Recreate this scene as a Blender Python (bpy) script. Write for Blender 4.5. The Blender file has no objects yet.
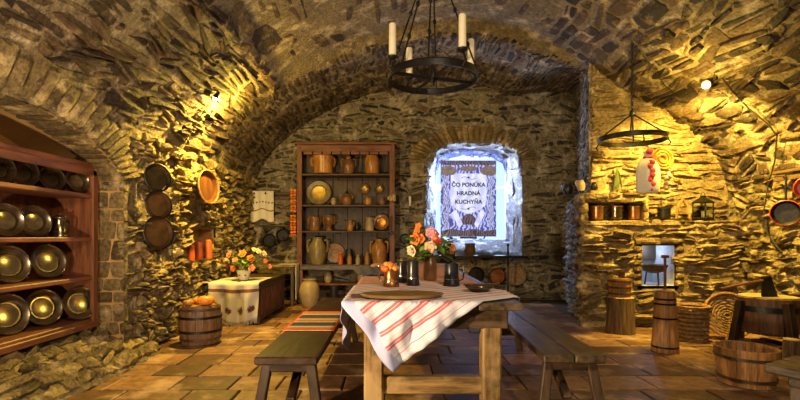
import bpy, bmesh, math, random
import numpy as np
from mathutils import Vector, Matrix, Euler, noise
random.seed(7)
PI = math.pi
C = bpy.context.scene.collection
SC = bpy.context.scene

# ------------------------------------------------------------------ camera, light, exposure
F = 460.0; CX, CY = 393.0, 236.0; HZ = 1.1            # focal length (px), vanishing point, eye height
cam = bpy.data.objects.new('camera', bpy.data.cameras.new('camera')); C.objects.link(cam)
cam.location = (0, 0, HZ); cam.rotation_euler = (PI/2, 0, 0)
cam.data.sensor_width = 36; cam.data.lens = F/800*36
cam.data.shift_x = (400-CX)/800; cam.data.shift_y = (CY-200)/800
cam.data.clip_start = .05
SC.camera = cam
SC.view_settings.view_transform = 'Standard'; SC.view_settings.look = 'None'
SC.view_settings.gamma = 1; SC.view_settings.use_curve_mapping = False
SC.view_settings.exposure = 0.55
try:
    SC.cycles.use_denoising = True
    SC.cycles.max_bounces = 6; SC.cycles.diffuse_bounces = 4
    SC.cycles.sample_clamp_indirect = 4.0
except Exception: pass
w = bpy.data.worlds.new('sky'); SC.world = w; w.use_nodes = True
w.node_tree.nodes['Background'].inputs[0].default_value = (.42, .6, 1, 1)
w.node_tree.nodes['Background'].inputs[1].default_value = 1.3

def lamp(name, kind, loc, energy, col, size=.1, rot=None, target=None, spot=None, blend=.5, size_y=None):
    l = bpy.data.lights.new(name, kind); l.energy = energy; l.color = col
    if kind == 'AREA':
        l.size = size
        if size_y: l.shape = 'RECTANGLE'; l.size_y = size_y
    else: l.shadow_soft_size = size
    if spot: l.spot_size = spot; l.spot_blend = blend
    o = bpy.data.objects.new(name, l); C.objects.link(o); o.location = loc
    if target is not None: o.rotation_euler = (Vector(target)-Vector(loc)).to_track_quat('-Z', 'Y').to_euler()
    elif rot: o.rotation_euler = rot
    return o
WARM = (1, .66, .10)
lamp('left_wall_lamp_light', 'SPOT', (-1.78, 5.25, 2.62), 420, WARM, .04, target=(-2.6, 5.0, 1.0), spot=2.9, blend=1)
lamp('left_wall_lamp_glow', 'POINT', (-1.70, 5.3, 2.55), 50, WARM, .05)
lamp('right_wall_lamp_light', 'SPOT', (3.2, 4.72, 2.55), 430, WARM, .04, target=(3.9, 5.7, 1.2), spot=2.35, blend=.5)
lamp('right_wall_lamp_glow', 'POINT', (2.9, 4.6, 2.5), 45, WARM, .05)
lamp('daylight_at_window', 'AREA', (1.35, 8.40, 2.2), 165, (.52, .66, 1), 1.0, target=(1.7, 5, .0), size_y=.6)
lamp('floor_uplight', 'SPOT', (-1.69, .95, .6), 420, (1, .74, .42), .05, target=(.6, 4.9, 3.0), spot=2.4, blend=1)
lamp('front_fill_light', 'POINT', (.9, -.2, 2.9), 210, (1, .82, .58), .12)  # added unseen fill from behind the viewer, lights table and room front
lamp('rack_fill_light', 'SPOT', (-.7, 1.0, 1.9), 90, (1, .62, .26), .08, target=(-3, 3.3, 1.5), spot=1.5, blend=1)  # added unseen spot, brightens the niche plaster and the plates

def px(x, y, D):
    return Vector(((x-CX)/F*D, D, HZ+(CY-y)/F*D))
def pz(x, y, z):                                       # the point of a pixel on the level z
    D = F*(HZ-z)/(y-CY); return px(x, y, D)

# ------------------------------------------------------------------ materials
MATS = {}
def nodes_of(name):
    m = bpy.data.materials.new(name); m.use_nodes = True
    nt = m.node_tree; return m, nt, nt.nodes['Principled BSDF']
def N(nt, t, **kw):
    n = nt.nodes.new(t)
    for k, v in kw.items():
        if k in n.inputs: n.inputs[k].default_value = v
        else: setattr(n, k, v)
    return n
def mixc(nt, fac, a, b, mode='MIX'):
    n = nt.nodes.new('ShaderNodeMix'); n.data_type = 'RGBA'; n.blend_type = mode
    for i, v in ((0, fac), (6, a), (7, b)):
        if isinstance(v, (int, float)): n.inputs[i].default_value = v
        elif isinstance(v, tuple): n.inputs[i].default_value = (*v, 1) if len(v) == 3 else v
        else: nt.links.new(v, n.inputs[i])
    return n.outputs[2]
def ramp(nt, src, *stops):
    r = nt.nodes.new('ShaderNodeValToRGB'); nt.links.new(src, r.inputs[0])
    while len(r.color_ramp.elements) < len(stops): r.color_ramp.elements.new(.5)
    for e, (p, c) in zip(r.color_ramp.elements, stops):
        e.position = p; e.color = (c, c, c, 1) if isinstance(c, (int, float)) else (*c, 1)
    return r.outputs[0]
def coords(nt, scale=(1, 1, 1), world=False):
    m = nt.nodes.new('ShaderNodeMapping'); m.inputs['Scale'].default_value = scale
    if world:
        g = nt.nodes.new('ShaderNodeNewGeometry'); nt.links.new(g.outputs['Position'], m.inputs[0])
    else:
        t = nt.nodes.new('ShaderNodeTexCoord'); nt.links.new(t.outputs['Object'], m.inputs[0])
    return m.outputs[0]
def tex(nt, vec, scale, detail=5, rough=.6, kind='ShaderNodeTexNoise'):
    n = nt.nodes.new(kind); n.inputs['Scale'].default_value = scale
    if 'Detail' in n.inputs: n.inputs['Detail'].default_value = detail
    if 'Roughness' in n.inputs: n.inputs['Roughness'].default_value = rough
    nt.links.new(vec, n.inputs['Vector']); return n.outputs[0]
def bump(nt, b, h, strength=.5, dist=.02):
    n = nt.nodes.new('ShaderNodeBump'); n.inputs['Strength'].default_value = strength; n.inputs['Distance'].default_value = dist
    nt.links.new(h, n.inputs['Height']); nt.links.new(n.outputs[0], b.inputs['Normal'])

def stone_mat(name, dark, light, pale, rough=.75, bs=1.0, world=True, colattr=True, bd=.05, sc=1.0, spec=.35):
    """rock: the piece's own tone (attribute) between dark and light, fine dark noise blotches, pale lime crust, pitted relief"""
    m, nt, b = nodes_of(name); v = coords(nt, world=world)
    n1 = tex(nt, v, 5*sc, 6, .65); n2 = tex(nt, v, 26*sc, 5, .7)
    if colattr:
        a = N(nt, 'ShaderNodeAttribute', attribute_name='tone'); t = a.outputs['Fac']
    else: t = tex(nt, v, 2.2*sc, 3)
    col = mixc(nt, t, dark, light)
    col = mixc(nt, ramp(nt, n2, (.3, .0), (.75, 1)), mixc(nt, .78, col, (.0, .0, .0)), col)
    col = mixc(nt, ramp(nt, n1, (.52, 0.0), (.68, .85)), col, pale)
    nt.links.new(col, b.inputs['Base Color']); b.inputs['Roughness'].default_value = rough
    b.inputs['Specular IOR Level'].default_value = spec
    vo = tex(nt, v, 30*sc, kind='ShaderNodeTexVoronoi')
    h = mixc(nt, .35, tex(nt, v, 13*sc, 10, .8), vo)
    bump(nt, b, h, bs, bd); return m
def plain(name, col, rough=.5, metal=0, var=.35, scale=8, bs=.25, bd=.004, stretch=(1, 1, 1), spec=.5, col2=None, emit=0, alpha=None, trans=0):
    if name in MATS: return MATS[name]
    m, nt, b = nodes_of(name); v = coords(nt, stretch)
    n = tex(nt, v, scale, 6, .62)
    c2 = col2 or tuple(c*(1-var) for c in col)
    c = mixc(nt, ramp(nt, n, (.38, 0), (.64, 1)), c2, col)
    nt.links.new(c, b.inputs['Base Color'])
    b.inputs['Roughness'].default_value = rough; b.inputs['Metallic'].default_value = metal
    b.inputs['Specular IOR Level'].default_value = spec
    if trans: b.inputs['Transmission Weight'].default_value = trans
    if emit:
        b.inputs['Emission Color'].default_value = (*col, 1); b.inputs['Emission Strength'].default_value = emit
    if bs: bump(nt, b, n, bs, bd)
    MATS[name] = m; return m
def wood(name, col, axis='y', rough=.55, var=.6, bs=.5, worn=None, scale=7, spec=.4):
    if name in MATS: return MATS[name]
    m, nt, b = nodes_of(name)
    s = {'x': (.12, 1, 1), 'y': (1, .12, 1), 'z': (1, 1, .12)}[axis]
    v = coords(nt, tuple(k*scale for k in s)); g = tex(nt, v, 3.2, 8, .7); v2 = coords(nt); k = tex(nt, v2, 5, 4)
    c = mixc(nt, ramp(nt, g, (.40, 0), (.60, 1)), tuple(c*(1-var) for c in col), col)
    if worn: c = mixc(nt, ramp(nt, k, (.5, 0), (.68, .8)), c, worn)
    nt.links.new(c, b.inputs['Base Color']); b.inputs['Roughness'].default_value = rough
    b.inputs['Specular IOR Level'].default_value = spec
    bump(nt, b, g, bs, .008); MATS[name] = m; return m

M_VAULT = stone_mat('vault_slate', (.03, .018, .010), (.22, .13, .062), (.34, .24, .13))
M_MORTAR = stone_mat('vault_mortar', (.17, .125, .07), (.50, .39, .23), (.62, .52, .36), colattr=False, bs=1.0, bd=.05)
M_LEFT = stone_mat('left_wall_rubble', (.14, .095, .04), (.52, .38, .17), (.66, .52, .28), bs=1.0, bd=.04)
M_LEFTM = stone_mat('left_wall_mortar', (.20, .15, .08), (.42, .32, .17), (.55, .45, .28), colattr=False, bs=1, bd=.06)
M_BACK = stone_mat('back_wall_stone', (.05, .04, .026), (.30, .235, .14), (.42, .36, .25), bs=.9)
M_BACKM = stone_mat('back_wall_mortar', (.26, .21, .125), (.48, .39, .24), (.56, .48, .33), colattr=False, bs=.9, bd=.03)
M_NICHE = stone_mat('niche_stone', (.22, .21, .20), (.55, .54, .52), (.75, .73, .7), bs=1, bd=.04)
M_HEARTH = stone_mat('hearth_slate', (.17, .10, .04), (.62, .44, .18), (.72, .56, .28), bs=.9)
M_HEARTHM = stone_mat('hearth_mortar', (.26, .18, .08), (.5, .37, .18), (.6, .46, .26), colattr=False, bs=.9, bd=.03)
M_TILE = stone_mat('floor_tile', (.12, .05, .018), (.40, .20, .085), (.46, .30, .18), bs=.35, bd=.012, rough=.48, sc=.5, spec=.5)
M_GROUT = plain('floor_grout', (.07, .045, .025), .9)
M_PLASTER = plain('niche_plaster', (.42, .26, .10), .8, var=.3, scale=3, bs=.5, bd=.02)
M_WHITEPL = plain('hearth_recess_plaster', (.55, .56, .58), .85, var=.3, scale=9, bs=.5)

# ------------------------------------------------------------------ object helpers
def mesh_of(name, V, Fc, mat=None, smooth=False, tone=None):
    me = bpy.data.meshes.new(name); me.from_pydata([tuple(v) for v in V], [], Fc)
    if mat: me.materials.append(mat)
    if tone is not None:
        a = me.attributes.new('tone', 'FLOAT', 'POINT'); a.data.foreach_set('value', tone)
    if smooth: me.polygons.foreach_set('use_smooth', [True]*len(me.polygons))
    me.update(); return me
def tag(o, label=None, cat=None, group=None, kind=None):
    if label: o['label'] = label
    if cat: o['category'] = cat
    if group: o['group'] = group
    if kind: o['kind'] = kind
    return o
def link(name, me, parent=None, loc=None, rot=None):
    o = bpy.data.objects.new(name, me); C.objects.link(o)
    if parent: o.parent = parent
    if loc is not None: o.location = loc
    if rot is not None: o.rotation_euler = rot
    return o
def thing(name, label, cat, loc=(0, 0, 0), rot=(0, 0, 0), group=None):
    return tag(link(name, None, None, loc, rot), label, cat, group)
class MB:
    """collects vertices and faces of one mesh"""
    def __init__(s): s.V = []; s.F = []; s.S = []
    def add(s, V, Fc, smooth=False):
        k = len(s.V); s.V += [Vector(v) for v in V]; s.F += [tuple(i+k for i in f) for f in Fc]; s.S += [smooth]*len(Fc); return s
    def box(s, c, d, rot=None, bev=.006, taper=1.0):
        x, y, z = (k/2 for k in d); b = min(bev, x*.45, y*.45, z*.45); V = []
        # chamfered box: 24 vertices
        idx = {}
        for sx in (-1, 1):
            for sy in (-1, 1):
                for sz in (-1, 1):
                    for a in range(3):
                        p = [sx*(x-(b if a != 0 else 0)), sy*(y-(b if a != 1 else 0)), sz*(z-(b if a != 2 else 0))]
                        idx[(sx, sy, sz, a)] = len(V); V.append(p)
        Fc = []
        for a in range(3):
            o1, o2 = [(1, 2), (2, 0), (0, 1)][a]
            for sg in (-1, 1):
                q = []
                for (u, v) in ((-1, -1), (1, -1), (1, 1), (-1, 1)):
                    t = [0, 0, 0]; t[a] = sg; t[o1] = u; t[o2] = v; q.append(idx[(*t, a)])
                Fc.append(tuple(q) if sg > 0 else tuple(reversed(q)))
        for a in range(3):                                  # edges parallel to axis a
            o1, o2 = [(1, 2), (2, 0), (0, 1)][a]
            for u in (-1, 1):
                for v in (-1, 1):
                    def k(e, f): t = [0, 0, 0]; t[a] = e; t[o1] = u; t[o2] = v; return idx[(*t, f)]
                    q = (k(-1, o1), k(1, o1), k(1, o2), k(-1, o2)); Fc.append(q if u*v > 0 else tuple(reversed(q)))
        for sx in (-1, 1):
            for sy in (-1, 1):
                for sz in (-1, 1):
                    q = tuple(idx[(sx, sy, sz, a)] for a in range(3)); Fc.append(q if sx*sy*sz > 0 else tuple(reversed(q)))
        R = (Euler(rot).to_matrix() if isinstance(rot, tuple) else rot) if rot is not None else Matrix.Identity(3)
        out = []
        for p in V:
            f = 1+(taper-1)*(p[2]/(2*z)+.5); out.append(R @ Vector((p[0]*f, p[1]*f, p[2]))+Vector(c))
        return s.add(out, Fc)
    def beam(s, a, b, wx, wy, bev=.006, up=(0, 0, 1), taper=1.0):
        a, b = Vector(a), Vector(b); z = (b-a).normalized(); u = Vector(up)
        if abs(z.dot(u)) > .95: u = Vector((0, 1, 0))
        x = u.cross(z).normalized(); y = z.cross(x); R = Matrix((x, y, z)).transposed()
        return s.box((a+b)/2, (wx, wy, (b-a).length), R, bev, taper)
    def tube(s, pts, r, n=8, closed=False, caps=True):
        pts = [Vector(p) for p in pts]; m = len(pts); rr = r if isinstance(r, (list, tuple)) else [r]*m
        V = []; ref = None
        for i in range(m):
            a = pts[(i-1) % m] if (i or closed) else pts[i]; b = pts[(i+1) % m] if (i < m-1 or closed) else pts[i]
            t = (b-a).normalized()
            if ref is None:
                ref = Vector((0, 0, 1)) if abs(t.z) < .9 else Vector((1, 0, 0))
            x = ref.cross(t).normalized(); ref2 = t.cross(x); ref = ref2
            for j in range(n):
                th = 2*PI*j/n; V.append(pts[i]+(x*math.cos(th)+ref2*math.sin(th))*rr[i])
        Fc = []
        for i in range(m if closed else m-1):
            for j in range(n):
                a0, a1 = i*n+j, i*n+(j+1) % n; b0, b1 = ((i+1) % m)*n+j, ((i+1) % m)*n+(j+1) % n; Fc.append((a0, a1, b1, b0))
        if caps and not closed: Fc += [tuple(reversed(range(n))), tuple(range((m-1)*n, m*n))]
        return s.add(V, Fc, True)
    def lathe(s, prof, n=24, c=(0, 0, 0), M=None, wob=0, cap=True):
        V = []; Fc = []; c = Vector(c)
        for (r, z) in prof:
            for j in range(n):
                th = 2*PI*j/n; k = 1+wob*math.sin(3*th+z*9)
                p = Vector((r*k*math.cos(th), r*k*math.sin(th), z)); V.append((M @ p if M else p)+c)
        for i in range(len(prof)-1):
            for j in range(n):
                Fc.append((i*n+j, i*n+(j+1) % n, (i+1)*n+(j+1) % n, (i+1)*n+j))
        if cap:
            if prof[0][0] > .0011: Fc.append(tuple(reversed(range(n))))
            if prof[-1][0] > .0011: Fc.append(tuple(range((len(prof)-1)*n, len(prof)*n)))
        return s.add(V, Fc, True)
    def ball(s, c, r, n=8, m=6, sq=(1, 1, 1), wob=0):
        V = []; Fc = []
        for i in range(m+1):
            ph = PI*i/m
            for j in range(n):
                th = 2*PI*j/n; d = Vector((math.sin(ph)*math.cos(th)*sq[0], math.sin(ph)*math.sin(th)*sq[1], math.cos(ph)*sq[2]))
                k = 1+(wob*noise.noise(d*2.3+Vector(c)*5) if wob else 0); V.append(Vector(c)+d*r*k)
        for i in range(m):
            for j in range(n): Fc.append((i*n+j, (i+1)*n+j, (i+1)*n+(j+1) % n, i*n+(j+1) % n))
        return s.add(V, Fc, True)
    def sheet(s, fn, nu, nv, thick=0, smooth=True):
        P = [[Vector(fn(i/nu, j/nv)) for j in range(nv+1)] for i in range(nu+1)]
        V = [p for r in P for p in r]; w_ = nv+1
        Fc = [(i*w_+j, (i+1)*w_+j, (i+1)*w_+j+1, i*w_+j+1) for i in range(nu) for j in range(nv)]
        return s.add(V, Fc, smooth)
    def mesh(s, name, mat, tone=None, sharp=38):
        me = mesh_of(name, s.V, s.F, mat, tone=tone)
        me.polygons.foreach_set('use_smooth', s.S)
        try: me.set_sharp_from_angle(angle=math.radians(sharp))
        except Exception: pass
        return me
    def build(s, name, mat, parent=None, loc=None, rot=None, thick=0):
        o = link(name, s.mesh(name, mat), parent, loc, rot)
        if thick:
            md = o.modifiers.new('solid', 'SOLIDIFY'); md.thickness = thick; md.offset = 0
        return o
def copy_tree(o, parent=None):
    c = o.copy(); C.objects.link(c)
    if parent: c.parent = parent
    for ch in list(o.children): copy_tree(ch, c)
    return c

# ------------------------------------------------------------------ the room: profile of walls and vault
XL, XR, YB, YF = -2.4, 4.25, 7.9, -1.6
_ctl = [(-2.4, 1.7), (-2.34, 2.1), (-2.1, 2.5), (-1.7, 2.88), (-1.2, 3.2), (-.5, 3.5), (.3, 3.7), (1.0, 3.75), (1.7, 3.62), (2.3, 3.32), (2.8, 3.0), (3.3, 2.76), (3.7, 2.5), (4.08, 2.15), (4.25, 1.7)]
def _smooth(pts):
    out = []
    P = [Vector(p) for p in pts]
    for i in range(len(P)-1):
        a = P[max(i-1, 0)]; b = P[i]; c = P[i+1]; d = P[min(i+2, len(P)-1)]
        for k in range(8):
            t = k/8; out.append(.5*((2*b)+(c-a)*t+(2*a-5*b+4*c-d)*t*t+(3*b-a-3*c+d)*t**3))
    return out+[P[-1]]
_pr = [Vector((XL, z)) for z in np.arange(0, 1.7, .1)]+_smooth(_ctl)+[Vector((XR, z)) for z in np.arange(1.6, -.01, -.1)]
_ps = np.concatenate([[0], np.cumsum([(_pr[i+1]-_pr[i]).length for i in range(len(_pr)-1)])])
_px = np.array([p.x for p in _pr]); _pzz = np.array([p.y for p in _pr]); SMAX = float(_ps[-1])
def sstep(x, a, b):
    t = min(1, max(0, (x-a)/(b-a))); return t*t*(3-2*t)
def vault_at(y, s):
    x = float(np.interp(s, _ps, _px)); z = float(np.interp(s, _ps, _pzz))
    x2 = float(np.interp(s+.02, _ps, _px)); z2 = float(np.interp(s+.02, _ps, _pzz)); x1 = float(np.interp(s-.02, _ps, _px)); z1 = float(np.interp(s-.02, _ps, _pzz))
    n = Vector((z2-z1, 0, -(x2-x1))).normalized()
    up = 0
    if z > 2.0:
        up += .66*sstep(x, 1.8, 3.1)*sstep(y, 5.7, 6.9)              # the vault lifts behind the chimney
        crown = sstep(x, -1.55, -1.38)*(1-sstep(x, 2.3, 3.0))*(1-sstep(y, 5.95, 6.12))
        up += .13*crown                                                       # plastered crown bay stands higher than the arch band
        up -= .05*math.exp(-((x+1.45)/.10)**2)*(1-sstep(y, 5.9, 6.1))
    return Vector((x, y, z+up)), n
def is_plaster(y, x):
    e = .25*noise.noise(Vector((x*2, y*2, 3)))
    return x > -1.42+e*.3 and x < 1.9+e*2.2 and y < 6.0
def s_of_x(x):
    i = [k for k in range(len(_pr)) if _pzz[k] > 1.69]; return float(np.interp(x, _px[i], _ps[i]))
S_LW = 2.12; S_RW = SMAX-1.75

def fbm(p, s=1): return noise.noise(p*s)*.6+noise.noise(p*s*2.3)*.3+noise.noise(p*s*5.1)*.15
def base_surface(name, surf, us, vs, mat, amp=.025, keep=None, kind='structure', parent=None, warp=3.0):
    V = []; Fc = []; nv = len(vs)
    for u in us:
        for v in vs:
            p, n = surf(u, v); V.append(p+n*(amp*fbm(p, warp)))
    for i in range(len(us)-1):
        for j in range(nv-1):
            if keep and not keep((us[i]+us[i+1])/2, (vs[j]+vs[j+1])/2): continue
            Fc.append((i*nv+j, (i+1)*nv+j, (i+1)*nv+j+1, i*nv+j+1))
    o = link(name, mesh_of(name, V, Fc, mat, True), parent)
    if kind: o['kind'] = kind
    return o
def fr(a, b, st):
    n = max(1, int(round(abs(b-a)/st))); return [a+(b-a)*i/n for i in range(n+1)]

def one_stone(surf, quad, h, n=4, rough=.35, sink=.035):
    """quad: four (u,v) corners. A rounded uneven stone face with sides that go down into the mortar: 16 + 12 vertices"""
    (a, b, c, d) = quad; V = []; seed = Vector((random.random()*50, random.random()*50, 0)); tu, tv = random.uniform(-.35, .35), random.uniform(-.35, .35)
    def uv(s, t): return (a[0]*(1-s)*(1-t)+b[0]*s*(1-t)+c[0]*s*t+d[0]*(1-s)*t, a[1]*(1-s)*(1-t)+b[1]*s*(1-t)+c[1]*s*t+d[1]*(1-s)*t)
    for i in range(n):
        for j in range(n):
            s, t = i/(n-1), j/(n-1); es = abs(s-.5)*2; et = abs(t-.5)*2
            cs = 1-.10*(et**2) if True else 1; ct = 1-.12*(es**2)
            s2 = .5+(s-.5)*cs*(1+rough*.3*noise.noise(seed+Vector((s*3, t*3, 1)))); t2 = .5+(t-.5)*ct*(1+rough*.5*noise.noise(seed+Vector((s*3, t*3, 7))))
            u, v = uv(s2, t2); p, nn = surf(u, v)
            edge = max(es, et) > .99
            hh = h*(.52 if edge else 1.0)*(1+rough*1.1*noise.noise(seed+Vector((s*4, t*4, 3))))*(1+tu*(s-.5)+tv*(t-.5))
            V.append(p+nn*hh)
    ring = [(i, 0) for i in range(n-1)]+[(n-1, j) for j in range(n-1)]+[(i, n-1) for i in range(n-1, 0, -1)]+[(0, j) for j in range(n-1, 0, -1)]
    k0 = len(V)
    for (i, j) in ring:
        s, t = i/(n-1), j/(n-1); u, v = uv(.5+(s-.5)*1.04, .5+(t-.5)*1.04); p, nn = surf(u, v); V.append(p-nn*sink)
    Fc = [(i*n+j, (i+1)*n+j, (i+1)*n+j+1, i*n+j+1) for i in range(n-1) for j in range(n-1)]
    for q in range(len(ring)):
        i0, j0 = ring[q]; i1, j1 = ring[(q+1) % len(ring)]; Fc.append((i0*n+j0, k0+q, k0+(q+1) % len(ring), i1*n+j1))
    return V, Fc
def courses(u0, u1, v0, v1, hs, ls, joint=.014, jit=.25, keep=None, warp=1.0, wv=1.0):
    h0 = sum(hs)/2; L0 = sum(ls)/2
    """rows of stones along u: list of quads"""
    out = []; v = v0
    while v < v1-.02:
        h = random.uniform(*hs)
        if v+h > v1-.03: h = v1-v
        u = u0-random.random()*ls[1]*.7
        while u < u1:
            L = random.uniform(*ls)*(.7+.5*min(1.6, h/ (sum(hs)/2)))
            a, b = max(u, u0), min(u+L, u1)
            if b-a > .03:
                def J(k=jit): return random.uniform(-k, k)*h
                g = joint*random.uniform(.6, 1.6); gg = min(g, h*.2)
                q = [(a+g+J(.12), v+gg+J()*.3), (b-g+J(.12), v+gg+J()*.3), (b-g+J(.12), v+h-gg+J()*.3), (a+g+J(.12), v+h-gg+J()*.3)]
                if h > sum(hs)/2*1.05 and random.random() < .25:     # a tall course now and then split in two thin slates
                    m = v+h*random.uniform(.4, .6); qs = [[q[0], q[1], (q[1][0], m-gg*.6), (q[0][0], m-gg*.6)], [(q[0][0], m+gg*.6), (q[1][0], m+gg*.6), q[2], q[3]]]
                else: qs = [q]
                for k in qs:
                    k = [(p[0]+warp*min(h0, .3*L0)*noise.noise(Vector((p[0]/L0*1.1, p[1]/h0*.5, 11))), p[1]+warp*h0*noise.noise(Vector((p[0]/L0*.9, p[1]/h0*.35, 5)))*wv) for p in k]
                    k = [(min(max(p[0], u0), u1), min(max(p[1], v0), v1)) for p in k]
                    c = (sum(p[0] for p in k)/4, sum(p[1] for p in k)/4)
                    if keep is None or keep(*c): out.append(k)
            u += L
        v += h
    return out
def cam_area(V):
    xs = []; ys = []
    for p in V:
        if p.y < .15: return 0
        xs.append(CX+F*p.x/p.y); ys.append(CY-F*(p.z-HZ)/p.y)
    x0, x1, y0, y1 = min(xs), max(xs), min(ys), max(ys)
    cx, cy = (x0+x1)/2, (y0+y1)/2
    if not (0 < cx < 800 and 0 < cy < 400): return 0
    return (x1-x0)*(y1-y0)
def emit_pieces(parent, pieces, mat, name='stone', rest='stones', most=300, hidden=None, smooth=False):
    """pieces: (V, F, tone). The ones that show largest become parts of their own, the rest one joined part"""
    sc = []
    for i, (V, Fc, t) in enumerate(pieces):
        a = cam_area(V)
        if a and hidden and hidden(sum(V, Vector())/len(V)): a = 0
        sc.append((a, i))
    sc.sort(reverse=True); solo = set(i for a, i in sc[:most] if a > 30); AV = []; AF = []; AT = []
    for i, (V, Fc, t) in enumerate(pieces):
        if i in solo:
            c = sum(V, Vector())/len(V)
            link(name, mesh_of(name, [p-c for p in V], Fc, mat, smooth, [t]*len(V)), parent, c)
        else:
            k = len(AV); AV += V; AF += [tuple(q+k for q in f) for f in Fc]; AT += [t]*len(V)
    if AV: link(rest, mesh_of(rest, AV, AF, mat, smooth, AT), parent)['kind'] = 'stuff'
def stones_on(surf, quads, hr, rough=.35, tr=(0, 1), power=1.0, n=4):
    out = []
    for q in quads:
        V, Fc = one_stone(surf, q, random.uniform(*hr), n, rough); out.append((V, Fc, tr[0]+(tr[1]-tr[0])*random.random()**power))
    return out

# niche in the left wall (shelf stands in it)
NY, NW = 2.8, 1.3; NZ0 = 1.5; NZR = .49
def arch_z(y):
    t = (y-NY)/NW
    return NZ0+NZR*math.sqrt(max(0, 1-t*t)) if abs(t) <= 1 else 0
def in_niche(y, z, m=0): return abs(y-NY) < NW+m and .20 < z < arch_z(min(max(y, NY-NW+.001), NY+NW-.001))+m
ys = sorted(set([round(v, 4) for v in fr(YF, YB, .07)]+[NY-NW, NY+NW]))
wl = base_surface('wall_left', vault_at, ys, fr(0, S_LW+.15, .05), M_LEFTM, .05, keep=lambda y, s: not in_niche(y, s) and not (5.4 < y < 6.2 and .8 < s < 1.2), warp=4)
ql = courses(2.1, YB-.02, .0, 2.10, (.035, .10), (.05, .19), .008, jit=.55, warp=2.0, keep=lambda y, s: not in_niche(y, s, .05) and not (abs(y-NY) < NW+.32 and s > 1.35 and s < arch_z(min(max(y, NY-NW+.001), NY+NW-.001))+.30) and s > (.24 if y < 4.4 else -1) and not (5.36 < y < 6.24 and .77 < s < 1.22))
PL = stones_on(vault_at, ql, (.01, .085), .9, power=.8)
# voussoirs of the arch over the niche
for k in range(34):
    t0 = PI*(.06+.88*k/34); t1 = PI*(.06+.88*(k+1)/34)-.012; R = random.uniform(.22, .34)
    def P_(th, r): return (NY-(NW+r)*math.cos(th), NZ0+(NZR+r)*math.sin(th))
    V, Fc = one_stone(vault_at, [P_(t0, .0), P_(t1, .0), P_(t1, R), P_(t0, R)], random.uniform(.03, .06), rough=.5)
    PL.append((V, Fc, random.random()*.8))
# jamb blocks on the far side of the niche: they face the viewer
def jamb(u, v): return Vector((u, NY+NW+.0, v)), Vector((0, -1, 0))
wl_j = base_surface('jamb', jamb, fr(XL, -3.06, .1), fr(0, 1.75, .1), M_PLASTER, .01, kind=None, parent=wl)
for q in courses(-2.64, XL+.02, .22, 1.60, (.10, .20), (.10, .2), .005, jit=.1, warp=0):
    V, Fc = one_stone(jamb, q, .02, rough=.3); PL.append((V, Fc, random.random()*.7))
# soffit, back and sill of the niche
def soffit(u, v):
    th = PI*u; return Vector((XL-.66*v, NY-NW*math.cos(th), NZ0+NZR*math.sin(th))), Vector((0, math.cos(th), -math.sin(th)))
base_surface('niche_soffit', soffit, fr(0, 1, .03), fr(0, 1, .12), M_PLASTER, .02, kind=None, parent=wl)
base_surface('niche_back', lambda u, v: (Vector((-3.05, u, v)), Vector((1, 0, 0))), fr(1.5, 4.1, .2), fr(.1, 2.0, .2), M_PLASTER, .02, kind=None, parent=wl)
for k in range(26):                                                      # thin slates laid edge to edge under the arch
    u0 = .35+.62*k/26; V, Fc = one_stone(soffit, [(u0, .02), (u0+.021, .02), (u0+.021, .42), (u0, .42)], .022, rough=.4); PL.append((V, Fc, random.random()*.5))
# rubble ledge at the wall foot below the shelf
def ledge(y, v):
    v = max(v, 0)
                                                             # v 0 at the floor .. 1 at the shelf
    w_ = sstep(y, 4.75, 4.3)
    x = -2.16-.10*fbm(Vector((y, 0, 9)), 2.0)-.60*v**.9; z = .0+.30*v**.75
    n = Vector((.45, 0, .9)).normalized()
    return Vector((x-(1-w_)*.2, y, z-(1-w_)*.06)), n
base_surface('rubble_ledge', ledge, fr(YF, 4.75, .06), fr(0, 1, .08), M_LEFTM, .06, kind=None, parent=wl, warp=5)
PL += stones_on(ledge, courses(YF+1.5, 4.6, .03, .8, (.10, .24), (.08, .26), .008, jit=.5), (.02, .07), .7)
emit_pieces(wl, PL, M_LEFT, hidden=lambda c: c.y < 4.0 and c.z < 1.4 and c.x < -2.45)

# right wall
wr = base_surface('wall_right', vault_at, fr(YF, 5.9, .07), fr(S_RW-.05, SMAX, .06), M_LEFTM, .05, warp=4)
PR = stones_on(vault_at, courses(2.5, 5.8, S_RW, SMAX, (.04, .11), (.06, .22), .008, jit=.5, warp=2.0), (.015, .08), .9)
emit_pieces(wr, PR, M_LEFT)

# vault
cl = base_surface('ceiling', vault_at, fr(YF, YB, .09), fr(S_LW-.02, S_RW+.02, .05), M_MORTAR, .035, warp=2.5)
def keep_v(y, s):
    p, _ = vault_at(y, s)
    if is_plaster(y, p.x): return random.random() < .45 and noise.noise(Vector((p.x*1.1, y*1.1, 0))) > .0
    if y < NY+NW+.3 and s < arch_z(min(max(y, NY-NW+.001), NY+NW-.001))+.32: return False
    return True
s1 = s_of_x(-1.45); s2 = s_of_x(2.6)
PV = stones_on(vault_at, courses(YF+1.6, 6.05, S_LW, s1, (.035, .115), (.10, .42), .016, keep=keep_v, jit=.45, warp=1.6), (.008, .06), .8, power=1.5)
PV += stones_on(vault_at, courses(YF+1.6, 6.0, s1, s2, (.08, .2), (.15, .42), .02, keep=keep_v), (.008, .022), .5, power=1.2)
PV += stones_on(vault_at, courses(YF+1.6, 6.0, s2, S_RW, (.05, .17), (.12, .4), .018, keep=keep_v, jit=.45, warp=1.6), (.008, .055), .8, power=1.4)
PV += stones_on(vault_at, courses(6.06, YB, S_LW, S_RW, (.05, .11), (.11, .30), .020, jit=.35, warp=1.2), (.004, .024), .8, power=1.2)
emit_pieces(cl, PV, M_VAULT)

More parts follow.
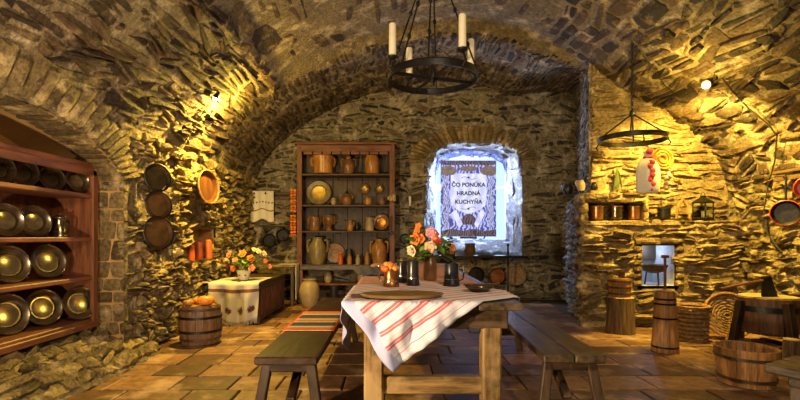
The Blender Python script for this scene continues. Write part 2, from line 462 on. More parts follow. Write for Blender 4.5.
# back wall with the window niche
WX0, WX1, WZ0, WZ1 = .56, 2.24, .74, 2.68
def niche_out(th, k=0):                                                   # outline of the opening, th 0..1 from sill left up and over to sill right
    pts = [(WX0, WZ0), (WX0-.02, 1.6), (WX0+.04, 2.3), (WX0+.2, 2.56), (.95, 2.67), (1.4, 2.71), (1.85, 2.68), (2.12, 2.57), (WX1-.02, 2.3), (WX1, 1.6), (WX1, WZ0)]
    f = th*(len(pts)-1); i = min(int(f), len(pts)-2); t = f-i
    return pts[i][0]*(1-t)+pts[i+1][0]*t, pts[i][1]*(1-t)+pts[i+1][1]*t
def niche_in(th):
    pts = [(.78, 1.02), (.78, 1.6), (.79, 2.2), (.84, 2.44), (1.05, 2.53), (1.42, 2.56), (1.8, 2.54), (2.02, 2.44), (2.08, 2.2), (2.08, 1.6), (2.08, 1.02)]
    f = th*(len(pts)-1); i = min(int(f), len(pts)-2); t = f-i
    return pts[i][0]*(1-t)+pts[i+1][0]*t, pts[i][1]*(1-t)+pts[i+1][1]*t
def top_of(x):
    t = min(max((x-WX0)/(WX1-WX0), 0.001), .999)
    lo, hi = 0, 1
    best = 0
    for k in range(41):
        a = niche_out(k/40)
        if abs(a[0]-x) < .08: best = max(best, a[1])
    return best
def in_window(x, z, m=0): return WX0-m < x < WX1+m and WZ0-m < z < (top_of(min(max(x, WX0+.01), WX1-.01)) or 2.3)+m
def back(x, z): return Vector((x, YB, z)), Vector((0, -1, 0))
wb = base_surface('wall_back', back, fr(-2.6, 3.6, .06), fr(0, 4.0, .06), M_BACKM, .03, keep=lambda x, z: not in_window(x, z), warp=3)
qb = courses(-2.5, 3.3, .0, 3.95, (.04, .13), (.08, .34), .022, jit=.5, warp=1.5, keep=lambda x, z: not in_window(x, z, .05) and not (2.45 < z < 3.12 and .3 < x < 2.35 and ((x-1.4)/1.12)**2+((z-2.4)/.66)**2 < 1.0) and random.random() < .86)
PB = stones_on(back, qb, (.004, .034), .8, power=1.3)
PVs = []
for k in range(30):
    a0 = PI*(1-k/30); a1 = PI*(1-(k+.86)/30); R = random.uniform(.2, .33)
    def Q_(a, r): return (1.4+(.86+r)*math.cos(a), 2.36+(.36+r)*math.sin(a))
    V, Fc = one_stone(back, [Q_(a0, 0), Q_(a1, 0), Q_(a1, R), Q_(a0, R)], random.uniform(.04, .09), rough=.5); PVs.append((V, Fc, .3+.7*random.random()))
emit_pieces(wb, PVs, M_HEARTH)
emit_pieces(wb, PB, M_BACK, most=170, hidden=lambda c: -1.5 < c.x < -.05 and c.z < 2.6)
def splay(th, v):
    a = niche_out(th); b = niche_in(th); p = Vector((a[0]*(1-v)+b[0]*v, YB+.55*v, a[1]*(1-v)+b[1]*v))
    c = Vector((1.4, p.y-.25, 1.6)); n = (c-p); n.z *= .7; return p, n.normalized()
sp = base_surface('splay', splay, fr(0, 1, .012), fr(0, 1, .1), M_NICHE, .06, kind=None, parent=wb, warp=5)
PS = []
for q in courses(0.0, 1.0, 0, 1, (.14, .26), (.012, .03), .002, jit=.15): 
    V, Fc = one_stone(splay, q, random.uniform(.01, .05), rough=.7); PS.append((V, Fc, random.random()))
emit_pieces(wb, PS, M_NICHE, most=100)
def sill(u, v): return Vector((WX0+(WX1-WX0)*u*(1-.12*v)+.1*v, YB+.55*v, WZ0+.28*v+.02)), Vector((0, -.4, .9)).normalized()
base_surface('sill', sill, fr(0, 1, .04), fr(0, 1, .1), M_NICHE, .06, kind=None, parent=wb, warp=5)
# window in the opening
win = link('window_1', None); win['kind'] = 'structure'; win.location = (1.43, YB+.56, 1.78)
M_WF = plain('window_frame_paint', (.75, .78, .82), .5, var=.1)
for (c, d) in (((-.66, 0, 0), (.07, .06, 1.6)), ((.66, 0, 0), (.07, .06, 1.6)), ((0, 0, .76), (1.36, .06, .07)), ((0, 0, -.77), (1.36, .06, .07)), ((0, 0, 0), (.05, .05, 1.5)), ((0, 0, .2), (1.3, .04, .04))):
    MB().box(c, d).build('frame', M_WF, win)
gl, nt, b_ = nodes_of('window_glass'); b_.inputs['Roughness'].default_value = .25; b_.inputs['Transmission Weight'].default_value = 1; b_.inputs['Base Color'].default_value = (.9, .95, 1, 1); b_.inputs['IOR'].default_value = 1.1
for sx in (-1, 1):
    for (z, h) in ((.47, .5), (-.28, .92)):
        MB().box((sx*.325, .0, z), (.6, .006, h), bev=.001).build('pane', gl, win)
base_surface('splay_shell', lambda th, v: (Vector(((niche_in(th)[0]-1.4)*(1+.12*v)+1.4, YB+.54+.3*v, (niche_in(th)[1]-1.5)*(1+.1*v)+1.5)), Vector((0, -1, 0))), fr(0, 1, .05), [0, 1], M_NICHE, 0, kind=None, parent=wb)

# wall mass of the hearth: side wall, upper wall (lies a little back) and the lower hearth block
HX, HY, UY = 2.28, 5.56, 5.84
UX = 2.52; SN = Vector((-1, .3, 0)).normalized(); PTOP = 1.62
def side(y, z): return Vector((UX+.3*(y-UY), y, z)), SN
def side_low(y, z): return Vector((HX+.3*(y-HY), y, z)), SN
def upper(x, z): return Vector((x, UY, z)), Vector((0, -1, 0))
def side_top(y, v): return Vector((HX+.3*(y-HY)+.2*v, y, PTOP+.01)), Vector((0, 0, 1))
ws = base_surface('wall_hearth_side', side, fr(UY-.03, YB+.05, .07), fr(1.2, 4.0, .07), M_BACKM, .03)
base_surface('pillar_side', side_low, fr(UY-.02, YB+.05, .07), fr(0, PTOP+.03, .07), M_NICHE, .02, kind=None, parent=ws)
base_surface('pillar_top', side_top, fr(UY-.02, YB+.05, .1), fr(0, 1, .5), M_NICHE, .01, kind=None, parent=ws)
emit_pieces(ws, stones_on(side, courses(UY, YB, 1.5, 3.9, (.05, .13), (.12, .34), .022, jit=.35), (.006, .04), .6), M_BACK, most=120)
emit_pieces(ws, stones_on(side_low, courses(UY, YB, 0, PTOP, (.05, .13), (.10, .28), .012, jit=.4), (.02, .08), .8), M_NICHE, most=180)
wu = base_surface('wall_hearth_upper', upper, fr(UX-.03, XR+.1, .07), fr(1.2, 3.9, .07), M_HEARTHM, .03)
PU = stones_on(upper, courses(UX-.03, XR, 1.27, 3.4, (.03, .09), (.08, .34), .012, jit=.45, warp=1.5), (.006, .06), .8, power=.8)
emit_pieces(wu, PU, M_HEARTH)
OX0, OX1, OZ0, OZ1 = 3.01, 3.40, .50, .985
def front(x, z): return Vector((x, HY, z)), Vector((0, -1, 0))
def sidel(y, z): return Vector((HX+.3*(y-HY), y, z)), SN
def top(x, y): return Vector((x, y, 1.27)), Vector((0, 0, 1))
he = thing('masonry_hearth', 'wide masonry hearth of yellow-lit slate with a small square oven mouth', 'hearth')
HG = 0.001
base_surface('body', front, sorted(set(fr(HX, XR, .07)+[OX0, OX1])), sorted(set(fr(0, 1.27, .07)+[OZ0, OZ1])), M_HEARTHM, .0, keep=lambda x, z: not (OX0 < x < OX1 and OZ0 < z < OZ1), kind=None, parent=he)
base_surface('side_face', sidel, fr(HY, UY, .07), fr(0, 1.62, .07), M_NICHE, .0, kind=None, parent=he)
base_surface('ledge_top', top, fr(HX-.03, XR, .1), fr(HY-.03, UY+.05, .06), M_HEARTHM, .02, kind=None, parent=he)
mb = MB()
for (c, d) in ((((OX0+OX1)/2, HY+.5, .74), (.5, .02, .6)), ((OX0-.02, HY+.25, .74), (.04, .5, .6)), ((OX1+.02, HY+.25, .74), (.04, .5, .6)), (((OX0+OX1)/2, HY+.25, OZ0-.02), (.5, .5, .04)), (((OX0+OX1)/2, HY+.25, OZ1+.02), (.5, .5, .04))): mb.box(c, d, bev=.002)
mb.build('oven_recess', M_WHITEPL, he)
qh = courses(HX+.0, XR, 0, 1.25, (.035, .10), (.07, .32), .010, jit=.45, warp=1.5, keep=lambda x, z: not (OX0-.13 < x < OX1+.13 and OZ0-.06 < z < OZ1+.11))
PH = stones_on(front, qh, (.012, .075), .8, power=.8)
PH += stones_on(front, [[(2.92, OZ1+.015), (3.22, OZ1+.015), (3.22, OZ1+.095), (2.92, OZ1+.1)], [(3.23, OZ1+.015), (3.5, OZ1+.015), (3.5, OZ1+.09), (3.23, OZ1+.095)]], (.05, .06), .2)
for s_ in (0, 1):
    for k in range(6):
        z0 = OZ0+.48*k/6; x0 = OX0-.11 if s_ == 0 else OX1+.01
        V, Fc = one_stone(front, [(x0, z0), (x0+.1, z0), (x0+.1, z0+.072), (x0, z0+.072)], .045, rough=.3); PH.append((V, Fc, random.random()))
PH += stones_on(top, courses(HX, XR, HY-.03, UY, (.1, .16), (.14, .4), .008), (.01, .03), .4)
lint = lambda x, z: (Vector((x, HY+.03, z)), Vector((0, -1, 0)))
PH += stones_on(lint, courses(HX+.02, 3.10, 1.505, 1.63, (.05, .07), (.10, .3), .006, jit=.3), (.02, .05), .7)
PH += stones_on(lint, [[(HX+.01, 1.29), (HX+.085, 1.29), (HX+.085, 1.385), (HX+.01, 1.38)], [(HX+.01, 1.39), (HX+.09, 1.39), (HX+.085, 1.5), (HX+.01, 1.5)], [(3.04, 1.29), (3.1, 1.29), (3.1, 1.39), (3.04, 1.39)], [(3.04, 1.395), (3.1, 1.395), (3.1, 1.5), (3.04, 1.5)]], (.03, .04), .4)
lt = MB(); lt.box(((HX+3.10)/2+.02, (HY+UY)/2+.03, 1.565), (3.08-HX, UY-HY-.02, .11)); lt.box((HX+.06, (HY+UY)/2+.03, 1.40), (.07, .24, .23)); lt.box((3.07, (HY+UY)/2+.03, 1.40), (.05, .24, .23)); lt.build('slot_lintel', M_HEARTHM, he)
PH += stones_on(sidel, courses(HY, UY, 0, 1.60, (.07, .14), (.1, .28), .01), (.02, .06), .6)
emit_pieces(he, PH, M_HEARTH)
lamp('oven_daylight', 'POINT', ((OX0+OX1)/2, HY+.3, .93), 2.2, (.55, .68, 1), .03)

# wall behind the viewer
base_surface('wall_front', lambda x, z: (Vector((x, YF, z)), Vector((0, 1, 0))), fr(-2.7, 4.4, .3), fr(0, 4.0, .3), M_LEFTM, .04)

# floor of stone tiles
fl = base_surface('floor', lambda x, y: (Vector((x, y, -.012)), Vector((0, 0, 1))), [-3.2, XR+.1], [YF, YB+.1], M_GROUT, 0)
PT = []; y = YF
while y < YB:
    h = random.uniform(.30, .36); x = -2.5-random.random()*.5
    while x < XR+.05:
        L = random.uniform(.34, .62)
        g = .006; xx = [x+g, x+L-g]; yy = [y+g, y+h-g]; b = .008; z = random.uniform(-.002, .003)
        if xx[0] < XR and not (xx[0] > HX and yy[0] > HY+.1):
            ti, tj = random.uniform(-.002, .002), random.uniform(-.002, .002); V = []
            for (ins, zz) in ((0, -.02), (0, -.004), (b, .001)):
                for (sx, sy) in ((0, 0), (1, 0), (1, 1), (0, 1)):
                    V.append(Vector((xx[sx]+(ins if sx == 0 else -ins), yy[sy]+(ins if sy == 0 else -ins), zz+z+(ti*(2*sx-1)+tj*(2*sy-1)))))
            Fc = [(8, 9, 10, 11)]+[(k, (k+1) % 4, (k+1) % 4+4, k+4) for k in range(4)]+[(k+4, (k+1) % 4+4, (k+1) % 4+8, k+8) for k in range(4)]
            t = random.random()**1.2
            if random.random() < .16: t = 0
            PT.append((V, Fc, t))
        x += L
    y += h
emit_pieces(fl, PT, M_TILE, 'tile', 'tiles', smooth=False)

ring = base_surface('reveal_ring', lambda th, v: (Vector(((niche_out(th)[0]-1.4)*(1+.16*v)+1.4, YB+.012+.03*v, (niche_out(th)[1]-1.6)*(1+.12*v)+1.6)), Vector((0, -1, 0))), fr(0, 1, .03), [0, .5, 1], M_NICHE, .01, kind=None, parent=wb)
def leak_blocker(parent, c, d): MB().box(c, d, bev=.001).build('leak_blocker', M_GROUT, parent)  # unseen boxes added behind the walls to stop sky light leaking in
leak_blocker(wl, (-2.62, 4.75, 1.2), (.16, 1.22, 2.4)); leak_blocker(wl, (-2.62, 7.1, 1.2), (.16, 1.7, 2.4)); leak_blocker(wl, (-2.72, 5.8, 1.2), (.1, 1.2, 2.4)); leak_blocker(wl, (-3.2, 1.3, 1.2), (.1, 5.9, 2.6)); leak_blocker(wl, (-2.6, 5.8, .35), (.12, 1.2, .8)); leak_blocker(wl, (-2.6, 5.8, 1.8), (.12, 1.2, 1.1))
leak_blocker(wb, (-1.2, YB+.2, 2), (3.2, .2, 4.2)); leak_blocker(wb, (3.4, YB+.3, 2), (2.2, .2, 4.2)); leak_blocker(wb, (1.4, YB+.25, 3.3), (2.4, .3, 1.0)); leak_blocker(wb, (1.4, YB+.25, .3), (2.4, .3, .74))
MB().box((3.02, 6.95, 2.0), (.06, 2.1, 4.2), (0, 0, -.29), bev=.001).build('leak_blocker', M_GROUT, ws); leak_blocker(wu, (3.5, UY+.16, 2.4), (1.7, .1, 3.2)); leak_blocker(wr, (XR+.2, 2.4, 1), (.1, 8, 2.2))

# ------------------------------------------------------------------ materials of the things
W_DARK = {a: wood('dark_oak_'+a, (.085, .048, .024), a, .5, .7) for a in 'xyz'}
W_RED = {a: wood('red_brown_wood_'+a, (.19, .066, .03), a, .5, .55) for a in 'xyz'}
W_GREY = {a: wood('grey_worn_oak_'+a, (.095, .06, .032), a, .36, .75, worn=(.17, .125, .08)) for a in 'xyz'}
W_PINE = {a: wood('yellow_pine_'+a, (.30, .175, .06), a, .5, .7, worn=(.38, .25, .11)) for a in 'xyz'}
W_BLACK = {a: wood('blackened_wood_'+a, (.030, .014, .007), a, .45, .6, worn=(.045, .03, .018), spec=.15) for a in 'xyz'}
W_TUB = wood('tub_wood', (.42, .20, .065), 'z', .5, .6); W_TUBD = wood('tub_wood_dark', (.2, .10, .045), 'z', .55, .6)
M_END = wood('cut_log_end', (.42, .28, .14), 'y', .7, .5, scale=14)
IRON = plain('black_iron', (.03, .028, .027), .42, .7, var=.5, scale=30, bs=.5, bd=.003)
PEW = plain('dark_pewter', (.27, .22, .15), .2, .95, var=.5, scale=12, bs=.25, bd=.003)
PEWR = plain('bright_pewter', (.55, .48, .36), .16, .95, var=.3, scale=14, bs=.2, bd=.002)
COP = plain('aged_copper', (.55, .24, .09), .3, .9, var=.5, scale=9, bs=.2)
BRASS = plain('tarnished_brass', (.42, .28, .09), .35, .8, var=.45, scale=9, bs=.2)
CLAYO = plain('orange_glazed_clay', (.50, .22, .05), .3, var=.5, scale=7, bs=.15)
CLAYB = plain('brown_glazed_clay', (.26, .12, .045), .3, var=.5, scale=8, bs=.15)
CLAYG = plain('olive_glazed_clay', (.26, .2, .08), .35, var=.4, scale=6, bs=.15)
CLAYT = plain('tan_stoneware', (.42, .3, .15), .45, var=.35, scale=6, bs=.2)
BLK = plain('black_enamel', (.022, .022, .028), .28, var=.3, scale=10, bs=.1)
PANRED = plain('red_enamel', (.42, .05, .02), .35, var=.3)
WAXW = plain('ivory_wax', (.82, .74, .55), .45, var=.1, bs=.1); WAXR = plain('orange_red_wax', (.72, .13, .03), .4, var=.35, scale=10)
PUMP = plain('pumpkin_skin', (.85, .27, .03), .4, var=.3, scale=8); STEM = plain('green_stem', (.12, .16, .04), .6)
LINEN = plain('white_linen', (.55, .50, .42), .85, var=.12, scale=60, bs=.4, bd=.002)
WICK = plain('wicker', (.30, .17, .07), .65, var=.6, scale=30, bs=.8, bd=.01)
CABLE_SHADOW = plain('black_cable_and_shadow', (.012, .01, .008), .6, var=.1, bs=0)
ROPE = plain('hemp_rope', (.35, .25, .12), .8, var=.4, scale=60)

def inside(p):
    if p.y > YB or p.x < XL or p.x > XR or (p.x > HX and p.y > UY): return False
    return p.z < float(np.interp(p.x, [q.x for q in _prv], [q.y for q in _prv]))
_prv = [q for q in _pr if q.y > 1.69 and XL <= q.x <= XR]
def hit(x, y, off=.05):
    D = .8
    while D < 8 and inside(px(x, y, D)): D += .01
    p = px(x, y, D-.01); return p-(px(x, y, 1)-Vector((0, 0, HZ))).normalized()*off

def hoop(mb, r, z, w=.018, t=.005, n=28, c=(0, 0, 0)):
    return mb.lathe([(r-.001, z-w/2), (r+t, z-w/2), (r+t, z+w/2), (r-.001, z+w/2)], n, c, cap=False)
def staves(root, r0, r1, h, n, mat, th=.014, belly=0, z0=0, name='stave'):
    """a coopered wall: every stave is a board of its own"""
    for k in range(n):
        a0 = 2*PI*k/n+.008; a1 = 2*PI*(k+1)/n-.008; V = []; dz = random.uniform(-.002, .002); jr = random.uniform(-.0015, .0015)
        for i in range(5):
            t = i/4; r = r0+(r1-r0)*t+belly*4*t*(1-t)+jr; z = z0+h*t+(dz if i == 4 else 0)
            for (a, rr) in ((a0, r), (a1, r), (a1, r-th), (a0, r-th)): V.append((rr*math.cos(a), rr*math.sin(a), z))
        Fc = [(i*4+j, i*4+(j+1) % 4, i*4+4+(j+1) % 4, i*4+4+j) for i in range(4) for j in range(4)]+[(3, 2, 1, 0), (16, 17, 18, 19)]
        MB().add(V, Fc).build(name, mat, root)

# ---- shelf rack in the niche of the left wall
RX0, RX1, RY0, RY1 = -2.99, -2.60, 1.75, 4.04
rk = thing('plate_rack', 'long open reddish wooden shelf rack of pewter set in the arched wall niche', 'shelf', (-2.8, 2.9, .31))
def rloc(p): return Vector(p)-Vector((-2.8, 2.9, .31))
SH = [.385, .755, 1.09, 1.462]
for k, z in enumerate(SH):
    MB().box(rloc(((RX0+RX1)/2, (RY0+RY1)/2, z-.0175)), (RX1-RX0, RY1-RY0, .035)).build('shelf', W_RED['y'], rk)
MB().box(rloc(((RX0+RX1)/2, (RY0+RY1)/2, 1.70)), (RX1-RX0+.05, RY1-RY0+.05, .04)).build('top_board', W_RED['y'], rk)
MB().box(rloc((RX1+.0, (RY0+RY1)/2, 1.655)), (.02, RY1-RY0, .07)).build('front_rail', W_RED['y'], rk)
MB().box(rloc((RX1+.0, (RY0+RY1)/2, .335)), (.03, RY1-RY0+.02, .05)).build('plinth', W_RED['y'], rk)
for y in (RY0+.02, RY1-.02): MB().box(rloc(((RX0+RX1)/2, y, 1.01)), (RX1-RX0-.01, .035, 1.37)).build('side_panel', W_RED['z'], rk)
MB().box(rloc((RX1-.005, RY1-.03, 1.02)), (.03, .07, 1.32)).build('front_post', W_RED['z'], rk)
for k in range(8):
    MB().box(rloc((RX0+.012, RY0+.05+(k+.5)*.277, 1.01)), (.02, .27, 1.36)).build('back_plank', W_RED['z'], rk)

def plate_parts(root, r, m1=PEW, m2=PEWR):
    MB().lathe([(.001, .004), (r*.62, .004), (r*.68, .018), (r*.97, .028), (r, .031), (r*1.0, .025), (r*.7, .009), (r*.6, -.004), (.001, -.004)], 28).build('dish', m1, root)
    MB().lathe([(r*.955, .028), (r*.99, .036), (r*1.015, .031), (r*1.0, .024), (r*.955, .028)], 28, cap=False).build('rolled_rim', m2, root)
    MB().lathe([(.001, .0055), (r*.5, .0055), (r*.55, .0075), (r*.56, .0045)], 28, cap=False).build('well', m2, root)
proto = {}
def plate(x, yb, row, d, label, yaw=-22, X=-2.80):
    D = F*X/(x-CX); z = SH[row]; r = d/2
    o = thing('pewter_plate', label, 'plate', (X, D, z+r*.97+.004), (0, math.radians(76), math.radians(yaw)), 'pewter plates on the niche rack')
    plate_parts(o, r); return o
plate(20, 0, 3, .235, 'oval-looking pewter plate on top rack shelf, farthest left whole one')
plate(50, 0, 3, .205, 'small pewter plate on top rack shelf, between two others')
plate(76, 0, 3, .20, 'small pewter plate at the far end of the top rack shelf', X=-2.70)
plate(-4, 0, 3, .22, 'pewter plate on top rack shelf cut by the picture edge')
plate(33, 0, 2, .24, 'pewter plate beside the two lidded tankards on the second shelf')
plate(4, 0, 2, .24, 'pewter plate at the picture edge on the second rack shelf')
plate(47, 0, 1, .27, 'pewter plate beside the single tankard on the third shelf')
plate(8, 0, 1, .27, 'pewter plate at the picture edge on the third rack shelf')
plate(78, 0, 0, .28, 'shiny pewter plate at the far end of the bottom shelf', X=-2.68)
plate(42, 0, 0, .285, 'shiny pewter plate in the middle of the bottom shelf')
plate(6, 0, 0, .29, 'shiny pewter plate at the picture edge on the bottom shelf')

def mug_handle(r, z0, z1, out=.05, w=.008, ang=0):
    pts = [(r*.95, 0, z1), (r+out*.8, 0, z1+.002), (r+out, 0, (z0+z1)/2+.02), (r+out*.75, 0, z0+.012), (r*.95, 0, z0)]
    P = []
    for i in range(len(pts)-1):
        for k in range(3):
            t = k/3; P.append(Vector(pts[i]).lerp(Vector(pts[i+1]), t))
    P.append(Vector(pts[-1])); R = Matrix.Rotation(ang, 3, 'Z')
    return MB().tube([R @ p for p in P], w, 6)
def tankard(loc, r, h, label, mat=PEW, lid=True, ang=-.3, name='lidded_tankard', cat='tankard', group=None):
    o = thing(name, label, cat, loc, (0, 0, 0), group)
    MB().lathe([(r*1.08, 0), (r*1.1, .012), (r, .025), (r*.93, h*.5), (r*.88, h*.97), (r*.92, h), (r*.84, h), (r*.82, h*.9), (r*.86, .02), (.001, .015)], 22).build('body', mat, o)
    mug_handle(r*.94, h*.2, h*.85, r*.75, r*.11, ang).build('handle', mat, o)
    if lid:
        MB().lathe([(r*.98, h+.002), (r*.98, h+.01), (r*.6, h+.024), (r*.2, h+.032), (r*.12, h+.05), (.001, h+.055)], 20).build('lid', PEWR, o)
        MB().ball((math.cos(ang)*r, math.sin(ang)*r, h+.022), r*.16, 6, 5).build('thumb_piece', PEWR, o)
    hoop(MB(), r*.95, h*.3, .006, .003).build('band', PEWR, o)
    return o
def rackpt(x, row, X=-2.78): return (X, F*X/(x-CX), SH[row]+.001)
tankard(rackpt(60, 2), .062, .155, 'lidded pewter tankard on the second rack shelf, next to the plate')
tankard(rackpt(83, 2), .055, .14, 'lidded pewter tankard at the far end of the second rack shelf')
tankard(rackpt(83, 1), .068, .17, 'large lidded pewter tankard on the third rack shelf')

# ---- oval pans and board on the left wall
def wall_disc(x, y, X, r, label, name, cat, mat, rimmat, yaw, deep=.04, sq=1.25):
    D = F*X/(x-CX); p = px(x, y, D)
    o = thing(name, label, cat, p, (0, math.radians(84), math.radians(yaw)), None)
    R = Matrix.Diagonal((sq, 1, 1))
    MB().lathe([(.001, -.03), (r*.8, -.03), (r, -.03+deep), (r*.96, -.028+deep), (r*.78, -.018), (.001, -.018)], 28, M=R).build('bowl' if deep > .03 else 'face', mat, o)
    MB().lathe([(r*.95, deep-.03), (r*.98, deep-.012), (r*1.04, deep-.016), (r*1.04, deep-.03), (r*.95, deep-.03)], 28, M=R, cap=False).build('rim', rimmat, o)
    return o
wall_disc(157, 178, -2.27, .125, 'topmost of three oval metal pans hung in a column on the wall', 'oval_pan', 'pan', PEW, IRON, -38, sq=1.08)
wall_disc(158, 205, -2.27, .125, 'middle one of three oval metal pans hung in a column', 'oval_pan', 'pan', plain('browned_copper', (.16, .085, .04), .35, .7, var=.5), IRON, -38, sq=1.08)
wall_disc(158, 233, -2.27, .145, 'lowest and largest of three oval metal pans on the wall', 'oval_pan', 'pan', plain('browned_copper', (.16, .085, .04), .35, .7, var=.5), IRON, -38, sq=1.08)
wall_disc(207, 187, -2.22, .175, 'oval wooden tray hung on the bright left wall above the candle recess', 'wooden_tray', 'tray', plain('tray_wood', (.10, .038, .014), .85, spec=.1, var=.4, stretch=(.2, 1, 1), scale=20), W_TUB, -18, .05, 1.15)
# ---- recess with candles
rc = MB()
for (c, d) in (((-2.63, 5.8, .995), (.02, .8, .42)), ((-2.53, 5.39, .995), (.22, .03, .42)), ((-2.53, 6.21, .995), (.22, .03, .42)), ((-2.53, 5.8, .785), (.22, .84, .03)), ((-2.53, 5.8, 1.205), (.22, .84, .03))): rc.box(c, d, bev=.003)
rc.build('candle_recess', M_PLASTER, wl)
for (x, h, lab) in ((191, .20, 'short orange-red pillar candle nearest the pans in the wall recess'), (199, .235, 'tall orange-red candle, second in the wall recess row'), (208.5, .25, 'tallest orange-red candle, third in the wall recess row'), (215.5, .21, 'orange-red candle at the far end of the wall recess')):
    D = F*-2.43/(x-CX); o = thing('pillar_candle', lab, 'candle', (-2.43, D, .802), group='red candles in the wall recess')
    MB().lathe([(.042, 0), (.044, .01), (.042, h*.5), (.04, h-.012), (.03, h-.002), (.001, h-.006)], 16, wob=.04).build('wax', WAXR, o)
    MB().tube([(0, 0, h-.01), (.002, 0, h+.015)], .002, 5).build('wick', IRON, o)

# ---- barrel and pumpkins
bl = thing('barrel', 'low brown stave barrel with pumpkins on its lid by the left wall', 'barrel', (-1.99, 4.76, .006))
staves(bl, .185, .18, .39, 18, W_TUBD, .016, .03)
for z in (.05, .13, .27, .35):
    r = .182+.03*4*(z/.39)*(1-z/.39); hoop(MB(), r, z, .026, .005).build('hoop', IRON if z in (.13, .27) else W_DARK['x'], bl)
for k in range(5):
    x = -.14+.07*k; L = 2*math.sqrt(max(.01, .165**2-x*x)); MB().box((x, 0, .37), (.066, L, .018)).build('lid_board', W_TUB, bl)
def pumpkin(loc, r, label, mat=PUMP, sq=.62):
    o = thing('pumpkin', label, 'pumpkin', loc, (random.uniform(-.1, .1), 0, random.random()*3), 'pumpkins on the barrel'); V = []; Fc = []; n, m = 30, 9
    for i in range(m+1):
        ph = PI*i/m
        for j in range(n):
            th = 2*PI*j/n; k = r*(1-.10*abs(math.cos(5*th))**3); rr = k*math.sin(ph)
            V.append((rr*math.cos(th), rr*math.sin(th), r*sq*(math.cos(ph)*(1-.25*math.exp(-(math.sin(ph)*3)**2)))+r*sq*.97))
    for i in range(m):
        for j in range(n): Fc.append((i*n+j, (i+1)*n+j, (i+1)*n+(j+1) % n, i*n+(j+1) % n))
    MB().add(V, Fc, True).build('flesh', mat, o)
    MB().tube([(0, 0, r*sq*1.4), (.004, 0, r*sq*1.9), (.015, .003, r*sq*2.2)], [.009, .006, .008], 6).build('stem', STEM, o)
pumpkin((-1.92, 4.72, .387), .088, 'large flat orange pumpkin on the barrel lid')
pumpkin((-2.09, 4.70, .387), .055, 'small orange pumpkin on the barrel lid', CLAYO)
pumpkin((-2.05, 4.84, .387), .05, 'small orange-yellow pumpkin behind the larger ones on the barrel')

# ---- chest with cloth, beside the left wall
ch = thing('slatted_chest', 'dark wooden chest with slatted side, half under a white embroidered cloth', 'chest', (-1.95, 6.34, .006))
MB().box((0, 0, .50), (.62, 1.36, .04)).build('top_board', W_DARK['y'], ch)
MB().box((0, 0, .05), (.56, 1.28, .05)).build('bottom_board', W_DARK['y'], ch)
for sx in (-1, 1):
    for sy in (-1, 1): MB().box((sx*.27, sy*.63, .24), (.055, .055, .48)).build('leg', W_DARK['z'], ch)
for k in range(11): MB().box((.265, -.55+.11*k, .27), (.022, .05, .42)).build('slat', W_RED['z'], ch)
for k in range(5): MB().box((-.22+.11*k, -.635, .27), (.095, .02, .42)).build('front_slat', W_RED['z'], ch)
MB().box((.27, 0, .44), (.03, 1.24, .06)).build('side_rail', W_DARK['y'], ch)
def cloth_mat(name, base, fn):
    m, nt, b = nodes_of(name); u = N(nt, 'ShaderNodeUVMap'); c = fn(nt, u.outputs[0])
    nt.links.new(c, b.inputs['Base Color']); b.inputs['Roughness'].default_value = .85
    b.inputs['Specular IOR Level'].default_value = .15
    v = coords(nt); bump(nt, b, tex(nt, v, 320, 2), .3, .0015)
    return m
def uvcomp(nt, uv):
    s = nt.nodes.new('ShaderNodeSeparateXYZ'); nt.links.new(uv, s.inputs[0]); return s.outputs[0], s.outputs[1]
def mth(nt, op, a, b=None, c=None):
    n = nt.nodes.new('ShaderNodeMath'); n.operation = op
    for i, v in enumerate((a, b, c)):
        if v is None: continue
        if isinstance(v, (int, float)): n.inputs[i].default_value = v
        else: nt.links.new(v, n.inputs[i])
    return n.outputs[0]
def band(nt, t, lo, hi): return mth(nt, 'MULTIPLY', mth(nt, 'GREATER_THAN', t, lo), mth(nt, 'LESS_THAN', t, hi))
def drape(name, mat, fn, nu, nv, parent=None, uvs=None, thick=.004):
    mb = MB().sheet(fn, nu, nv); me = mb.mesh(name, mat, sharp=80)
    uv = me.uv_layers.new(name='UVMap'); w_ = nv+1
    for l in me.loops:
        i, j = divmod(l.vertex_index, w_); uv.data[l.index].uv = (i/nu, j/nv)
    o = link(name, me, parent); md = o.modifiers.new('solid', 'SOLIDIFY'); md.thickness = thick; md.offset = 1
    return o
def emb(nt, uv):
    u, v = uvcomp(nt, uv)
    fr_ = mth(nt, 'FRACT', mth(nt, 'MULTIPLY', u, 4)); d = mth(nt, 'ADD', mth(nt, 'POWER', mth(nt, 'SUBTRACT', fr_, .5), 2), mth(nt, 'POWER', mth(nt, 'MULTIPLY', mth(nt, 'SUBTRACT', v, .86), 7), 2))
    nz = tex(nt, coords(nt), 60, 3); mot = mth(nt, 'LESS_THAN', mth(nt, 'ADD', d, mth(nt, 'MULTIPLY', mth(nt, 'SUBTRACT', nz, .5), .35)), .075)
    c = mixc(nt, mot, (.46, .42, .38), (.10, .035, .03)); return mixc(nt, band(nt, v, .62, .66), c, (.16, .07, .05))
M_EMB = cloth_mat('embroidered_linen', None, emb)
def f_chest(u, v):
    x = -2.26+.62*u; L = v*1.15
    flat = .62
    if L < flat: return (x, 6.26-L, .535+.004*math.sin(u*9))
    h = L-flat; drop = h*(1-.35*abs(u-.55))
    return (x+.05*h*math.sin(u*5), 5.64-.02-.035*math.sin(u*17+h*3)*min(1, h*5), .535-drop)
o = drape('embroidered_cloth', M_EMB, f_chest, 40, 36); tag(o, 'white cloth with dark embroidered roses hanging over the chest front', 'cloth')
fg = MB()
for k in range(40):
    u = (k+.5)/40; p = f_chest(u, 1); fg.tube([p, (p[0]+random.uniform(-.006, .006), p[1]-.003, p[2]-.05)], [.0035, .0015], 4)
